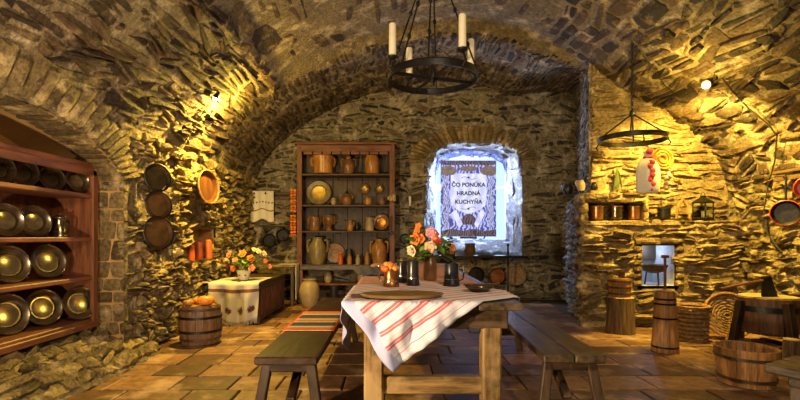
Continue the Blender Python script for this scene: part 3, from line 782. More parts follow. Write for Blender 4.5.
fr_o = fg.build('fringe', LINEN, o); fr_o['kind'] = 'stuff'
# second, lower bench behind it with a long lace towel
sb = thing('wall_bench', 'narrow bench with a lace towel in the far left corner', 'bench', (-1.95, 7.45, .006))
MB().box((0, 0, .62), (.8, .45, .035)).build('seat', W_PINE['x'], sb)
for sx in (-1, 1):
    for sy in (-1, 1): MB().box((sx*.36, sy*.18, .30), (.05, .05, .6)).build('leg', W_DARK['z'], sb)
def f_tow(u, v):
    L = v*.85; y = 7.25+.36*u
    if L < .28: return (-1.82+L, y, .652+.003*math.sin(u*12))
    return (-1.535+.012*math.sin(u*14), y, .652-(L-.28)*(1-.1*u))
o = drape('lace_towel', LINEN, f_tow, 18, 24); tag(o, 'long white lace towel hanging off the end of the corner bench', 'towel')

# ---- flowers
PET = {k: plain('petal_'+k, c, .55, var=.35, scale=25, bs=.2) for k, c in dict(orange=(.95, .24, .03), salmon=(.95, .33, .16), pink=(.9, .33, .36), peach=(.95, .55, .32), red=(.75, .05, .06), cream=(.85, .65, .4)).items()}
LEAF = plain('leaf_green', (.11, .30, .035), .45, var=.5, scale=18, bs=.3); LEAFL = plain('leaf_lime', (.35, .46, .06), .45, var=.4, scale=18, bs=.3)
def rose(root, c, r, col, aim):
    R = Vector(aim).normalized().to_track_quat('Z', 'Y').to_matrix(); mb = MB()
    for ring, (n, rr, tilt, zz) in enumerate(((5, 1.0, .35, -.1), (5, .78, .75, .0), (4, .5, 1.1, .1))):
        for k in range(n):
            a = 2*PI*k/n+ring*.6; ca, sa = math.cos(a), math.sin(a)
            def f(u, v):
                w_ = math.sin(PI*min(1, .15+v*.85))*.55; d = v*math.cos(tilt); h = v*math.sin(tilt)+zz+.12*math.sin(v*PI)*(1-2*abs(u-.5))
                q = Vector((d*ca-(u-.5)*2*w_*sa, d*sa+(u-.5)*2*w_*ca, h-.25*(u-.5)**2))*r*rr*1.05
                return R @ q+Vector(c)
            mb.sheet(f, 3, 3)
    mb.ball(R @ Vector((0, 0, r*.2))+Vector(c), r*.32, 7, 5)
    return mb.build('flower', PET[col], root)
def leafm(mb, c, d, L, w_):
    d = Vector(d).normalized(); s_ = d.cross(Vector((0, 0, 1)));
    if s_.length < .1: s_ = Vector((1, 0, 0))
    s_.normalize(); n = s_.cross(d)
    def f(u, v): return Vector(c)+d*L*v+s_*(u-.5)*w_*math.sin(PI*min(1, .08+.92*v))*2-n*(L*.25*v*v)+n*abs(u-.5)*w_*.5
    return mb.sheet(f, 2, 4)
def bouquet(name, label, loc, flowers, spread, nleaf, lime=.3):
    o = thing(name, label, 'flowers', loc)
    st = MB()
    for (dx, dy, dz, r, col) in flowers:
        aim = (dx, -.7*spread+dy, dz*.5); rose(o, (dx, dy, dz), r, col, aim)
        st.tube([(0, 0, -.05), (dx*.4, dy*.4, dz*.55), (dx, dy, dz-r*.3)], .0025, 5)
    st.build('stems', STEM, o)
    for k in range(nleaf):
        a = random.random()*2*PI; e = random.uniform(-.15, 1.0); d = Vector((math.cos(a), math.sin(a), e)); c = Vector((d.x*spread*.45, d.y*spread*.45, spread*(.35+.5*random.random())))*random.uniform(.5, 1.1)
        leafm(MB(), c, d, spread*random.uniform(.35, .6), spread*.12).build('leaf', LEAFL if random.random() < lime*.5 else LEAF, o)
    return o
# flower pot on the chest
fp = thing('painted_flower_pot', 'white painted pot of orange flowers on the clothed chest', 'pot', (-1.90, 5.86, .54))
MB().lathe([(.05, 0), (.055, .004), (.07, .05), (.09, .11), (.092, .12), (.082, .12), (.06, .05), (.001, .03)], 22).build('body', plain('white_glaze', (.7, .64, .52), .3, var=.15), fp)
for k in range(6): MB().ball((.075*math.cos(k*1.05), .075*math.sin(k*1.05), .065), .014, 6, 4, (1, 1, .8)).build('painted_dot', STEM, fp)
fl1 = [(.0, -.05, .22, .055, 'orange'), (-.17, -.04, .20, .055, 'salmon'), (.1, -.04, .15, .06, 'orange'), (-.08, -.08, .13, .05, 'salmon'), (-.10, -.10, .03, .045, 'orange'), (.13, -.1, .04, .05, 'salmon'), (.28, -.03, .12, .035, 'orange'), (.33, 0, .05, .035, 'salmon'), (-.3, 0, .12, .03, 'orange'), (.17, .05, .24, .05, 'cream'), (.24, .06, .21, .05, 'cream'), (.11, .08, .26, .045, 'cream'), (-.22, .0, .06, .03, 'red')]
bouquet('orange_flower_bunch', 'orange and cream flowers with green leaves in the white pot', (-1.90, 5.86, .66), fl1, .22, 46)

# ---- back wall, far left: rail with towel, shelf and pans
rl = thing('towel_rail', 'dark wooden wall rail carrying a white towel beside the tall cupboard', 'rail', (-2.0, 7.82, 1.82))
MB().box((.0, 0, 0), (.84, .03, .045)).build('bar', W_DARK['x'], rl)
for sx in (-.3, .0, .33): MB().tube([(sx, 0, 0), (sx, -.05, -.02), (sx, -.06, .01)], .007, 6).build('hook', IRON, rl)
def emb2(nt, uv):
    u, v = uvcomp(nt, uv); f = mth(nt, 'FRACT', mth(nt, 'MULTIPLY', u, 8)); dots = mth(nt, 'MULTIPLY', band(nt, v, .36, .41), band(nt, f, .25, .7))
    big = mth(nt, 'MULTIPLY', band(nt, v, .05, .12), band(nt, mth(nt, 'FRACT', mth(nt, 'MULTIPLY', u, 2.2)), .38, .55))
    c = mixc(nt, mth(nt, 'ADD', dots, big), (.66, .60, .50), (.06, .03, .03)); return mixc(nt, band(nt, v, .62, .66), c, (.22, .12, .08))
M_EMB2 = cloth_mat('stitched_towel', None, emb2)
o = drape('hanging_towel', M_EMB2, lambda u, v: (-2.42+.41*u, 7.735+.012*math.sin(u*22)+.01*v, 1.86-(.50+.03*math.sin(u*9))*v), 22, 20); tag(o, 'white towel with small dark stitches hanging flat on the rail', 'towel')
ws_ = thing('wall_shelf', 'thin dark shelf board below the white towel in the corner', 'shelf', (-1.95, 7.78, 1.27))
MB().box((.02, .0, 0), (.62, .2, .03)).build('board', W_DARK['x'], ws_)
for sx in (-.22, .25): MB().beam((sx, .08, -.16), (sx, -.06, -.02), .025, .02).build('bracket', W_DARK['z'], ws_)
def hung_pan(loc, r, label, mat=IRON, rim=None, L=.14, name='round_pan', rot=(PI/2, 0, 0), group=None, hdir=PI/2):
    o = thing(name, label, 'pan', loc, rot, group)
    MB().lathe([(.001, -.025), (r*.8, -.025), (r, .012), (r*.97, .012), (r*.78, -.018), (.001, -.018)], 24).build('bowl', mat, o)
    if rim: MB().lathe([(r*.96, .008), (r*.99, .02), (r*1.05, .014), (r*1.02, .004)], 24, cap=False).build('rim', rim, o)
    if L: MB().tube([(r*.95*math.cos(hdir), r*.95*math.sin(hdir), .005), ((r+L)*math.cos(hdir), (r+L)*math.sin(hdir), .012)], [.011, .008], 6).build('handle', mat, o)
    return o
hung_pan((-2.08, 7.74, 1.02), .12, 'black round pan under the thin shelf, lower one', L=.0)
hung_pan((-1.86, 7.74, 1.11), .11, 'black round pan under the thin shelf, upper one', L=.0)
# garland of peppers
ga = thing('pepper_garland', 'string of orange-red peppers hanging left of the tall cupboard', 'garland', (-1.625, 7.50, 1.87))
MB().tube([(0, 0, .02), (0, 0, -.4), (.002, 0, -.80)], .004, 5).build('string', ROPE, ga)
PEPM = [plain('pepper_a', (.85, .14, .02), .3, var=.3), plain('pepper_b', (.90, .32, .04), .3, var=.3)]
k = 0
for i in range(18):
    if i == 9: continue
    for sx in (-1, 1):
        z = -.02-.043*i; c = Vector((sx*.026, random.uniform(-.02, .0), z+random.uniform(-.008, .008)))
        MB().ball(c, .026, 8, 6, (1, 1, .8), .1).build('pepper', PEPM[(i+sx) % 2], ga)

# ---- tall cupboard on the back wall
CB = Vector((-.775, 7.72, .006)); cb = thing('tall_cupboard', 'tall open red-brown cupboard filled with clay pots against the back wall', 'cupboard', CB)
def cbx(c, d, name, mat, **k): return MB().box(c, d, **k).build(name, mat, cb)
W2 = .79; DD = .34
CS = [.625, 1.18, 1.61, 2.12]
for sx in (-1, 1):
    cbx((sx*(W2-.03), 0, 1.31), (.05, DD, 2.62), 'side_panel', W_RED['z']); cbx((sx*(W2-.03), -DD/2-.006, 1.60), (.085, .02, 2.0), 'front_post', W_RED['z'])
for z in CS: cbx((0, 0, z-.016), (2*W2-.11, DD-.02, .032), 'shelf', W_DARK['x'] if z > .7 else W_GREY['x'])
cbx((0, -.01, 2.61), (2*W2+.10, DD+.06, .04), 'cornice', W_RED['x']); cbx((0, -DD/2-.01, 2.53), (2*W2-.09, .025, .11), 'frieze', W_RED['x'])
for k in range(9):                                                     # carved scalloped fringe under the frieze
    x = -.62+.155*k; cbx((x, -DD/2-.012, 2.455), (.14, .018, .05), 'scallop', W_RED['x'], bev=.02)
for k in range(6): cbx((-.625+.25*k, DD/2-.012, 1.58), (.245, .02, 2.0), 'back_plank', W_DARK['z'])
cbx((0, -DD/2-.02, .575), (2*W2, .05, .07), 'apron', W_GREY['x']); cbx((0, -.03, .30), (2*W2-.1, DD, .03), 'low_shelf', W_RED['x'])
for sx in (-1, 1): cbx((sx*.73, -.2, .27), (.07, .07, .54), 'leg', W_RED['z'])
def jar(x, row, prof, mat, label, name='clay_jar', cat='jar', D=7.62, handles=0, lid=None, z=None, group=None, n=22):
    """prof: (radius, height) in metres"""
    p = px(x, 236, D); zz = (CS[row]+.007 if z is None else z)
    o = thing(name, label, cat, (p.x, D, zz), (0, 0, random.uniform(-.4, .4)), group)
    (r0, z0), (rt, zt) = prof[0], prof[-1]
    MB().lathe(prof+[(rt*.85, zt), (rt*.8, zt*.9), (.001, zt*.6)], n).build('body', mat, o)
    MB().lathe([(rt*.98, zt-.008), (rt*1.08, zt-.002), (rt*1.06, zt+.008), (rt*.9, zt+.008)], n, cap=False).build('rim', mat, o)
    rm = max(p[0] for p in prof)
    for k in range(handles):
        mug_handle(rm*.8, zt*.45, zt*.9, rm*.35, rm*.11, PI*k+.2).build('handle', mat, o)
    if lid: MB().lathe([(rt*1.05, zt+.006), (rt*.9, zt+.02), (rt*.3, zt+.035), (rt*.25, zt+.055), (.001, zt+.06)], n).build('lid', lid, o)
    return o
def pr(r, h, neck=.6, belly=.45): return [(r*.7, 0), (r*.72, .005), (r*.93, h*.22), (r, h*belly), (r*.9, h*.72), (r*neck, h*.92), (r*neck*1.05, h)]
jar(323, 3, [(.15, 0), (.16, .01), (.165, .15), (.168, .27), (.17, .285)], CLAYO, 'wide straight amber crock on the top cupboard shelf', 'crock', 'crock', handles=2)
jar(348.5, 3, pr(.105, .27, .4), CLAYB, 'round brown jug with ribs on the top shelf of the cupboard', 'clay_jug', 'jug', handles=2, lid=CLAYB)
jar(372, 3, [(.1, 0), (.115, .02), (.12, .2), (.11, .26), (.09, .29)], CLAYO, 'orange stoneware crock at the far end of the top shelf', 'crock', 'crock')
# second shelf
dp = thing('large_serving_dish', 'large round amber dish standing upright on the second cupboard shelf', 'dish', (px(319, 236, 7.78).x, 7.78, CS[2]+.217), (math.radians(80), 0, 0)); plate_parts(dp, .21, CLAYG, BRASS)
jar(333.5, 2, pr(.045, .10, .7), CLAYT, 'tiny tan pot in front of the large amber dish', 'small_pot', 'pot', D=7.6)
jar(346.5, 2, pr(.095, .17, .5), CLAYB, 'dark brown lidded teapot on the second cupboard shelf', 'teapot', 'teapot', handles=2, lid=IRON)
jar(368, 2, pr(.065, .10, .85), CLAYO, 'small orange pot below the little dark plate', 'small_pot', 'pot', D=7.6)
jar(382, 2, pr(.06, .09, .8), CLAYB, 'small brown pot at the end of the second shelf', 'small_pot', 'pot', D=7.6)
for (x, y, lab, r) in ((364.5, 189, 'small dark plate hung above the orange pot', .085), (379, 189, 'small brown plate hung at the cupboard end', .075)):
    dp = thing('small_plate', lab, 'plate', px(x, y, 7.8), (math.radians(86), 0, 0), 'little plates in the cupboard'); plate_parts(dp, r, CLAYB, BRASS)
# third shelf
jar(314.5, 1, [(.08, 0), (.09, .02), (.093, .15), (.09, .2), (.085, .22)], CLAYB, 'brown straight crock at the left end of the middle cupboard shelf', 'crock', 'crock', handles=2)
jar(329, 1, [(.06, 0), (.045, .03), (.035, .06), (.06, .11), (.085, .17), (.08, .22), (.06, .245)], CLAYB, 'brown footed goblet vase on the middle cupboard shelf', 'goblet_vase', 'vase', handles=2)
jar(350, 1, pr(.06, .15, .55), CLAYO, 'small shiny orange jug in the centre of the middle shelf', 'clay_jug', 'jug', handles=1)
jar(357, 1, pr(.05, .13, .6), BLK, 'small black pot just behind the shiny orange jug', 'small_pot', 'pot', D=7.76)
jar(369.5, 1, [(.07, 0), (.075, .02), (.07, .12), (.055, .17), (.065, .21)], CLAYT, 'tan straight jug beside the upright round dish', 'clay_jug', 'jug', handles=1)
dp = thing('round_dish', 'round brown dish standing upright at the end of the middle shelf', 'dish', (px(381.5, 236, 7.78).x, 7.76, CS[1]+.147), (math.radians(78), 0, math.radians(-10))); plate_parts(dp, .14, CLAYB, COP)
# bottom shelf
jar(317.5, 0, pr(.145, .44, .55, .5), CLAYG, 'big olive green jar at the left of the bottom cupboard shelf', 'large_jar', 'jar', handles=2)
dp = thing('round_loaf_board', 'rounded brown board leaning at the back of the bottom shelf', 'board', (px(335, 236, 7.8).x, 7.8, CS[0]+.185), (math.radians(84), 0, 0))
MB().lathe([(.001, -.012), (.16, -.012), (.172, 0), (.16, .012), (.001, .012)], 26).build('board', CLAYB, dp); MB().lathe([(.06, .012), (.07, .018), (.08, .012)], 20, cap=False).build('carved_ring', CLAYO, dp)
for (x, h, m, lab) in ((340.5, .19, WAXR, 'orange clay bottle on the bottom shelf before the round board'), (349.5, .17, CLAYO, 'amber clay bottle on the bottom shelf, second in its row'), (358, .155, CLAYT, 'grey-tan clay bottle, shortest in the bottom shelf row'), (367, .19, CLAYO, 'tall amber bottle beside the big golden jar')):
    jar(x, 0, [(.038, 0), (.042, .01), (.042, h*.55), (.03, h*.75), (.016, h*.85), (.018, h)], m, lab, 'clay_bottle', 'bottle', D=7.58, group='bottles on the bottom cupboard shelf', n=14)
jar(349, 0, pr(.075, .24, .6), BLK, 'dark blue-black jug behind the small clay bottles', 'dark_jug', 'jug', D=7.78, handles=1)
jar(379, 0, pr(.13, .41, .45, .55), CLAYO, 'big golden orange jar at the right end of the bottom shelf', 'large_jar', 'jar', handles=2, D=7.64)
# below the cupboard
jar(309.5, 0, [(.09, 0), (.1, .01), (.15, .15), (.16, .26), (.13, .36), (.09, .40), (.10, .43)], CLAYT, 'big tan floor jar at the foot of the cupboard', 'floor_jar', 'jar', z=.004, D=7.12)
jar(334, 0, [(.065, 0), (.068, .01), (.062, .26), (.065, .29)], BLK, 'tall black can on the floor under the cupboard', 'black_can', 'can', z=.004, D=7.35)
jar(328, 0, pr(.07, .16, .7), CLAYT, 'small tan pot standing on the low cupboard board', 'small_pot', 'pot', z=.323, D=7.7)
jar(362, 0, pr(.085, .2, .7), CLAYT, 'pale pot on the low cupboard board by the table', 'small_pot', 'pot', z=.323, D=7.7)
bo = thing('garlic_bunch', 'pale bunch of garlic hung on the cupboard post', 'garlic', px(391.5, 197, 7.46))
for k in range(9): MB().ball((random.uniform(-.045, .045), random.uniform(-.03, .02), random.uniform(-.06, .05)), .03, 8, 6, (1, 1, 1.15)).build('bulb', CLAYT, bo)
MB().tube([(0, 0, .03), (.0, .03, .12)], .005, 5).build('string', ROPE, bo)
hung_pan(px(391, 233, 7.47), .032, 'small dark ladle hung on the cupboard side post', IRON, L=.24, name='iron_ladle')

# ---- sign in the window niche
sg = thing('window_sign', 'blue and white sign reading ČO PONÚKA HRADNÁ KUCHYŇA in the bright window niche', 'sign', (1.33, 8.12, 1.76))
SW, SHT = .98, 1.34
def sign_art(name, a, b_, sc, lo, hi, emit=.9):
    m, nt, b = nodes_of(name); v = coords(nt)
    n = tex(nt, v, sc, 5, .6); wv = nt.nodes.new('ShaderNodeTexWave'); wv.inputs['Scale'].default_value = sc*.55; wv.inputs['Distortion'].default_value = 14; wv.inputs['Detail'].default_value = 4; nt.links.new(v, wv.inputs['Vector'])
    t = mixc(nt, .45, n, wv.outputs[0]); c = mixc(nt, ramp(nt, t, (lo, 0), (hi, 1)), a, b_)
    nt.links.new(c, b.inputs['Base Color']); nt.links.new(c, b.inputs['Emission Color']); b.inputs['Emission Strength'].default_value = emit; b.inputs['Roughness'].default_value = .6; return m  # emission in the print stands in for window light through the sheet
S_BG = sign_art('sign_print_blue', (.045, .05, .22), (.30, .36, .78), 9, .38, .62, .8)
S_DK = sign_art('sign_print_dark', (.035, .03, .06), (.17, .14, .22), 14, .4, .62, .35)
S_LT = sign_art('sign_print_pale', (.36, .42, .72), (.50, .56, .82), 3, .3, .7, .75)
S_INK = plain('sign_ink', (.03, .035, .12), .6, bs=0, var=0)
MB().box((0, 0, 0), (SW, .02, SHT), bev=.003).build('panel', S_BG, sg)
def flat(pts, y, name, mat, t=.004):
    n = len(pts); V = [(x, y, z) for x, z in pts]+[(x, y-t, z) for x, z in pts]
    Fc = [tuple(range(n, 2*n)), tuple(reversed(range(n)))]+[(i, (i+1) % n, n+(i+1) % n, n+i) for i in range(n)]
    return MB().add(V, Fc).build(name, mat, sg)
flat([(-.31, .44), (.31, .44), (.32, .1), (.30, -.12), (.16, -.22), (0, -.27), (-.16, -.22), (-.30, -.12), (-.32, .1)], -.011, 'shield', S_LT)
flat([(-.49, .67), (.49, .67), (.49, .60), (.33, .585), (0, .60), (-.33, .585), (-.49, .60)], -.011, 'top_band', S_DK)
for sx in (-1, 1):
    flat([(sx*.485, .56), (sx*.34, .58), (sx*.22, .54), (sx*.20, .48), (sx*.26, .42), (sx*.40, .40), (sx*.485, .43)][::sx], -.0112, 'scroll', plain('sign_scroll', (.30, .27, .33), .6, var=.5, scale=16, bs=0, emit=.15))  # weak emission here too, in place of backlight from the window
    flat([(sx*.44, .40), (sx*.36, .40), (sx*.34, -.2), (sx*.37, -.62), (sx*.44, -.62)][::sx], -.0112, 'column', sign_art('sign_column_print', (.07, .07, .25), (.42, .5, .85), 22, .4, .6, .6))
    pts = [(sx*(.04+.09*math.sin(t*.9)), .50+.0*t+.03*math.cos(t*1.5)) for t in range(5)]
flat([(-.14, .555), (0, .58), (.14, .555), (.15, .5), (0, .475), (-.15, .5)], -.0113, 'crest', MATS['sign_scroll'])
flat([(-.49, -.58), (-.3, -.53), (-.1, -.57), (.1, -.53), (.3, -.57), (.49, -.54), (.49, -.67), (-.49, -.67)], -.0113, 'ground_strip', S_DK)
flat([(-.12, -.35), (-.05, -.28), (.06, -.28), (.13, -.35), (.13, -.46), (-.12, -.46)], -.0113, 'printed_cauldron', S_DK)
for sx in (-1, 1): flat([(sx*.30, -.25), (sx*.22, -.2), (sx*.10, -.45), (sx*.16, -.52)][::-sx], -.0114, 'printed_leaf', S_LT)
for i, t in enumerate(('ČO PONÚKA', 'HRADNÁ', 'KUCHYŇA')):
    cu = bpy.data.curves.new('lettering', 'FONT'); cu.body = t; cu.size = .098; cu.align_x = 'CENTER'; cu.extrude = .001; cu.offset = .0035; cu.space_character = 1.02
    cu.materials.append(S_INK); o = bpy.data.objects.new('lettering', cu); o = link('lettering', bpy.data.meshes.new_from_object(o), sg); o.location = (0, -.018, .21-.15*i); o.rotation_euler = (PI/2, 0, 0)
def swirl(x0, z0, s, up):
    P = [(x0+s*.13*math.cos(a)*(1 if a < 0 else 1), -.018, z0) for a in (0,)]
    P = [(x0+t*.13, -.018, z0+up*.022*math.sin((t+1)*PI)*(1 if t < 0 else 1)) for t in [k/8-1 for k in range(17)]]
    MB().tube(P, .004, 5).build('flourish', S_INK, sg); MB().ball((x0, -.018, z0+up*.012), .016, 8, 5, (1.3, .25, 1)).build('flourish_drop', S_INK, sg)
swirl(0, .36, 1, 1); swirl(0, -.17, 1, -1)
MB().box((0, .0, -.69), (.30, .05, .035)).build('foot_ledge', W_GREY['x'], sg)
for sx in (-.3, .3): MB().beam((sx, .02, -.66), (sx, .14, -1.03+.32), .025, .02).build('easel_leg', W_DARK['z'], sg)

# ---- ironware in and below the window niche
rb = thing('iron_rail', 'long dark iron rail below the bright window niche', 'rail', (1.42, 7.79, .745))
MB().beam((-.87, 0, 0), (.86, 0, 0), .045, .045).build('bar', IRON, rb)
for sx in (-.78, -.1, .6): MB().tube([(sx, .1, .01), (sx, -.03, .0), (sx, -.04, -.05), (sx, -.01, -.06)], .008, 6).build('hook', IRON, rb)
def pot3(loc, r, h, label, mat, name='iron_pot', cat='pot', handle=True):
    o = thing(name, label, cat, loc); MB().lathe([(r*.6, 0), (r*.9, h*.2), (r, h*.5), (r*.85, h*.85), (r*.95, h), (r*.85, h), (r*.75, h*.85), (.001, h*.3)], 22).build('body', mat, o)
    if handle: MB().tube([(r*.9*math.cos(a), 0, h*.9+r*1.0*math.sin(a)) for a in [PI*k/10 for k in range(11)]], .006, 6).build('bail', IRON, o)
    return o
pot3(px(470, 256, 7.97), .10, .22, 'dark red clay pot on the sill below the sign', CLAYB, 'red_clay_pot', handle=False)
hung_pan(px(448, 256, 7.72), .12, 'round black pan hung on the iron rail behind the bouquet', IRON, L=.0)
pot3(px(486, 257, 7.93)-Vector((0, 0, .05)), .11, .09, 'low wide black pan on the sill beside the red pot', IRON, 'low_pan', 'pan', False)
hung_pan(px(476, 275, 7.74), .14, 'large dark round pan hung low under the iron rail', IRON, COP, L=.16)
hung_pan(px(497, 276, 7.70), .13, 'brown copper pan leaning low under the window niche', COP, IRON, L=.0)
sv = thing('wooden_sieve', 'round wooden sieve leaning on the wall under the window corner', 'sieve', (px(516, 276, 7.70).x, 7.76, .44), (math.radians(80), 0, 0))
MB().lathe([(.16, -.04), (.17, -.04), (.17, .04), (.16, .04), (.16, -.04)], 28, cap=False).build('hoop', W_PINE['x'], sv); MB().lathe([(.001, -.01), (.16, -.01)], 24, cap=False).build('mesh_disc', WICK, sv)
po = thing('iron_pole', 'thin upright iron pole standing before the window corner', 'pole', px(508, 300, 7.35)*1); po.location.z = .004
MB().tube([(0, 0, 0), (0, 0, .93)], .014, 8).build('shaft', IRON, po); MB().ball((0, 0, .95), .024, 8, 6).build('knob', IRON, po); MB().lathe([(.1, 0), (.1, .012), (.03, .03), (.014, .05)], 16).build('foot', IRON, po)
tp = thing('candle_bracket', 'small candle bracket on the wall left of the window niche', 'bracket', px(410, 206, 7.8)); MB().tube([(0, .1, -.1), (0, 0, -.08), (0, 0, 0)], .01, 6).build('arm', IRON, tp); MB().lathe([(.02, 0), (.022, .16), (.001, .17)], 12).build('candle', WAXW, tp)
for (x, y, r, lab) in ((405, 239, .09, 'dark round pan hung on the wall just left of the bouquet'), (400, 262, .08, 'small tan round mould hung near the cupboard foot')):
    hung_pan(px(x, y, 7.865), r, lab, IRON if r > .085 else BRASS, L=.0)

# ---- long table
TX0, TX1, TY0, TY1, TZ = -.255, .68, 2.40, 5.9, .75
tb = thing('long_table', 'long heavy rustic table with thick pine legs, in the middle', 'table', (.21, 4.15, .004))
tl = lambda x, y, z: (x-.21, y-4.15, z-.004)
for k in range(4):
    wv_ = (TX1-TX0)/4; MB().box(tl(TX0+wv_*(k+.5), (TY0+TY1)/2+random.uniform(-.012, .012), TZ-.02), (wv_-.004, TY1-TY0, .04), bev=.005).build('top_plank', W_GREY['y'], tb)
for y in (TY0+.10, TY1-.15): MB().box(tl(.22, y, TZ-.095), (.80, .05, .11)).build('end_apron', W_GREY['x'], tb)
for x in (TX0+.10, TX1-.12): MB().box(tl(x, 4.15, TZ-.095), (.04, 3.2, .10)).build('side_apron', W_GREY['y'], tb)
for x in (-.105, .535):
    for y in (TY0+.13, TY1-.2): MB().box(tl(x, y, .355), (.105, .105, .70), bev=.010).build('leg', W_PINE['z'], tb)
MB().box(tl(.215, TY0+.13, .285), (.56, .05, .095)).build('stretcher', W_PINE['x'], tb); MB().box(tl(.215, TY1-.2, .285), (.56, .05, .095)).build('stretcher', W_PINE['x'], tb)

def stripes(nt, uv, a='v', n=9, fat=.10, lilac=True, base=(.56, .58, .68)):
    u, v = uvcomp(nt, uv); t = v if a == 'v' else u; o_ = u if a == 'v' else v
    f = mth(nt, 'FRACT', mth(nt, 'MULTIPLY', t, n))
    red = mth(nt, 'MAXIMUM', band(nt, f, .25, .25+fat), band(nt, f, .45, .45+fat))
    red = mth(nt, 'MULTIPLY', red, band(nt, t, .04, .99))
    c = mixc(nt, mth(nt, 'MULTIPLY', red, .85), base, (.50, .03, .04))
    c = mixc(nt, mth(nt, 'MULTIPLY', band(nt, f, .85, .9), .5), c, (.62, .25, .2))
    if lilac: c = mixc(nt, mth(nt, 'LESS_THAN', o_, .055), c, (.36, .38, .62))
    nz = tex(nt, coords(nt), 14, 4); return mixc(nt, ramp(nt, nz, (.3, .22), (.6, 0)), c, (.45, .38, .36))
M_STR = cloth_mat('red_striped_linen', None, lambda nt, uv: stripes(nt, uv, n=14, fat=.16))
def fold_table(x, y, fw=0.0):
    """lay a flat point on the table top and let it hang where it passes the edges"""
    zt = TZ+.003+.003*fbm(Vector((x, y, 2)), 7); wv_ = 0
    if x < TX0: h = TX0-x; out = .012+.018*math.sin(y*23)*min(1, h*6)+.02*min(1, h*4); return (TX0-out, y, zt-h)
    if x > TX1: h = x-TX1; out = .012+.02*math.sin(y*21)*min(1, h*6)+.015; return (TX1+out, y, zt-h)
    if y < TY0: h = TY0-y; out = .016+(.024*math.sin(x*30+h*9)+.010*math.sin(x*71-h*13))*min(1, h*7)+.03*min(1, h*3); return (x+.01*math.sin(h*20+x*8), TY0-out, zt-h)
    return (x, y, zt)
e1 = Vector((.8, .6)); e2 = Vector((-.6, .8)); C0 = Vector((-.005, 2.045))
def diamond(c0, sz, lift=0):
    def f(u, v):
        p = c0+e1*(u*sz)+e2*(v*sz); q = fold_table(p.x, p.y); return (q[0], q[1], q[2]+lift)
    return f
o = drape('striped_tablecloth', M_STR, diamond(C0, 1.06, .006), 64, 64, thick=.003); tag(o, 'white cloth with red stripes laid cornerwise over the front table end', 'tablecloth')
def f_run(u, v): q = fold_table(-.33+.95*u+.35*(v*0), 2.92+2.88*v); return q
o = drape('long_tablecloth', cloth_mat('faded_striped_linen_b', None, lambda nt, uv: stripes(nt, uv, 'v', 24, .2, False, (.42, .33, .33))), lambda u, v: f_run(u, v), 30, 60, thick=.002); tag(o, 'faded red striped cloth covering the rear of the long table', 'tablecloth')

TT = TZ+.0145
def ontab(x, y, z=TT): p = pz(x, y, z); return (p.x, p.y, z)
bd = thing('oval_wooden_platter', 'long oval brown wooden platter with a handle on the striped cloth', 'platter', ontab(402, 297), (0, 0, .04))
R = Matrix.Diagonal((1.85, 1, 1))
MB().lathe([(.001, .004), (.095, .004), (.112, .012), (.122, .022), (.126, .019), (.115, .004), (.08, 0), (.001, 0)], 36, M=R).build('dish', plain('platter_wood', (.20, .12, .04), .4, var=.35, stretch=(.2, 1, 1), scale=30), bd)
MB().box((-.245, 0, .010), (.07, .035, .012)).build('handle', W_DARK['x'], bd)
pl = thing('dark_dinner_plate', 'small dark oval plate on the table right of the black mug', 'plate', ontab(479, 291), (0, 0, 0)); plate_parts(pl, .085, W_DARK['x'], PEW)
kn = thing('wooden_spoon', 'wooden spoon lying on the small dark plate', 'spoon', (ontab(479, 291)[0], ontab(479, 291)[1], TT+.04), (0, .0, .15)); MB().tube([(-.05, 0, 0), (.13, .0, .0)], [.006, .005], 6).build('handle', W_GREY['x'], kn); MB().ball((-.07, 0, 0), .022, 10, 6, (1.4, 1, .3)).build('spoon_bowl', W_GREY['x'], kn)
cu_ = ontab(391, 286); cp = tankard(cu_, .05, .115, 'copper jug filled with small orange fruit at the table side', COP, False, 3.0, 'copper_jug', 'jug')
FR = [PUMP, PEPM[0], PEPM[1], CLAYO]
for k in range(12):
    a = k*2.4; r = .032*math.sqrt(k/3) if k < 9 else .02; MB
    o = thing('small_orange_fruit', 'small round orange fruit heaped in the copper jug', 'fruit', (cu_[0]-.012+r*math.cos(a), cu_[1]+r*math.sin(a), cu_[2]+.118+(.026 if k >= 9 else .0)+(.008 if k < 4 else 0)), group='fruit heaped in the copper jug')
    MB().ball((0, 0, 0), .021, 10, 8, (1, 1, .92)).build('skin', FR[k % 3], o); MB().ball((.003, 0, .018), .004, 5, 4).build('stalk', STEM, o)
tankard(ontab(413, 285), .042, .165, 'tall dark metal beaker left of the bouquet vase', plain('dark_pewter_mug', (.06, .055, .06), .3, .6, var=.4), False, 2.6, 'tall_beaker', 'mug')
tankard(ontab(402, 282), .04, .15, 'tall dark beaker standing behind the fruit jug', BLK, False, 2.0, 'tall_beaker', 'mug')
tankard(ontab(451.5, 285.5), .052, .15, 'black mug with a big handle right of the bouquet vase', plain('blue_black_mug', (.035, .04, .055), .3, .5, var=.3), False, .1, 'black_mug', 'mug')
vp = ontab(430, 280); va = thing('brown_vase', 'brown stoneware bottle vase holding the bouquet on the table', 'vase', vp)
MB().lathe([(.045, 0), (.05, .008), (.052, .10), (.046, .15), (.026, .18), (.024, .205), (.028, .215), (.02, .215), (.018, .19), (.001, .12)], 22).build('body', CLAYB, va); hoop(MB(), .0245, .2, .008, .004, 18).build('neck_ring', CLAYB, va)
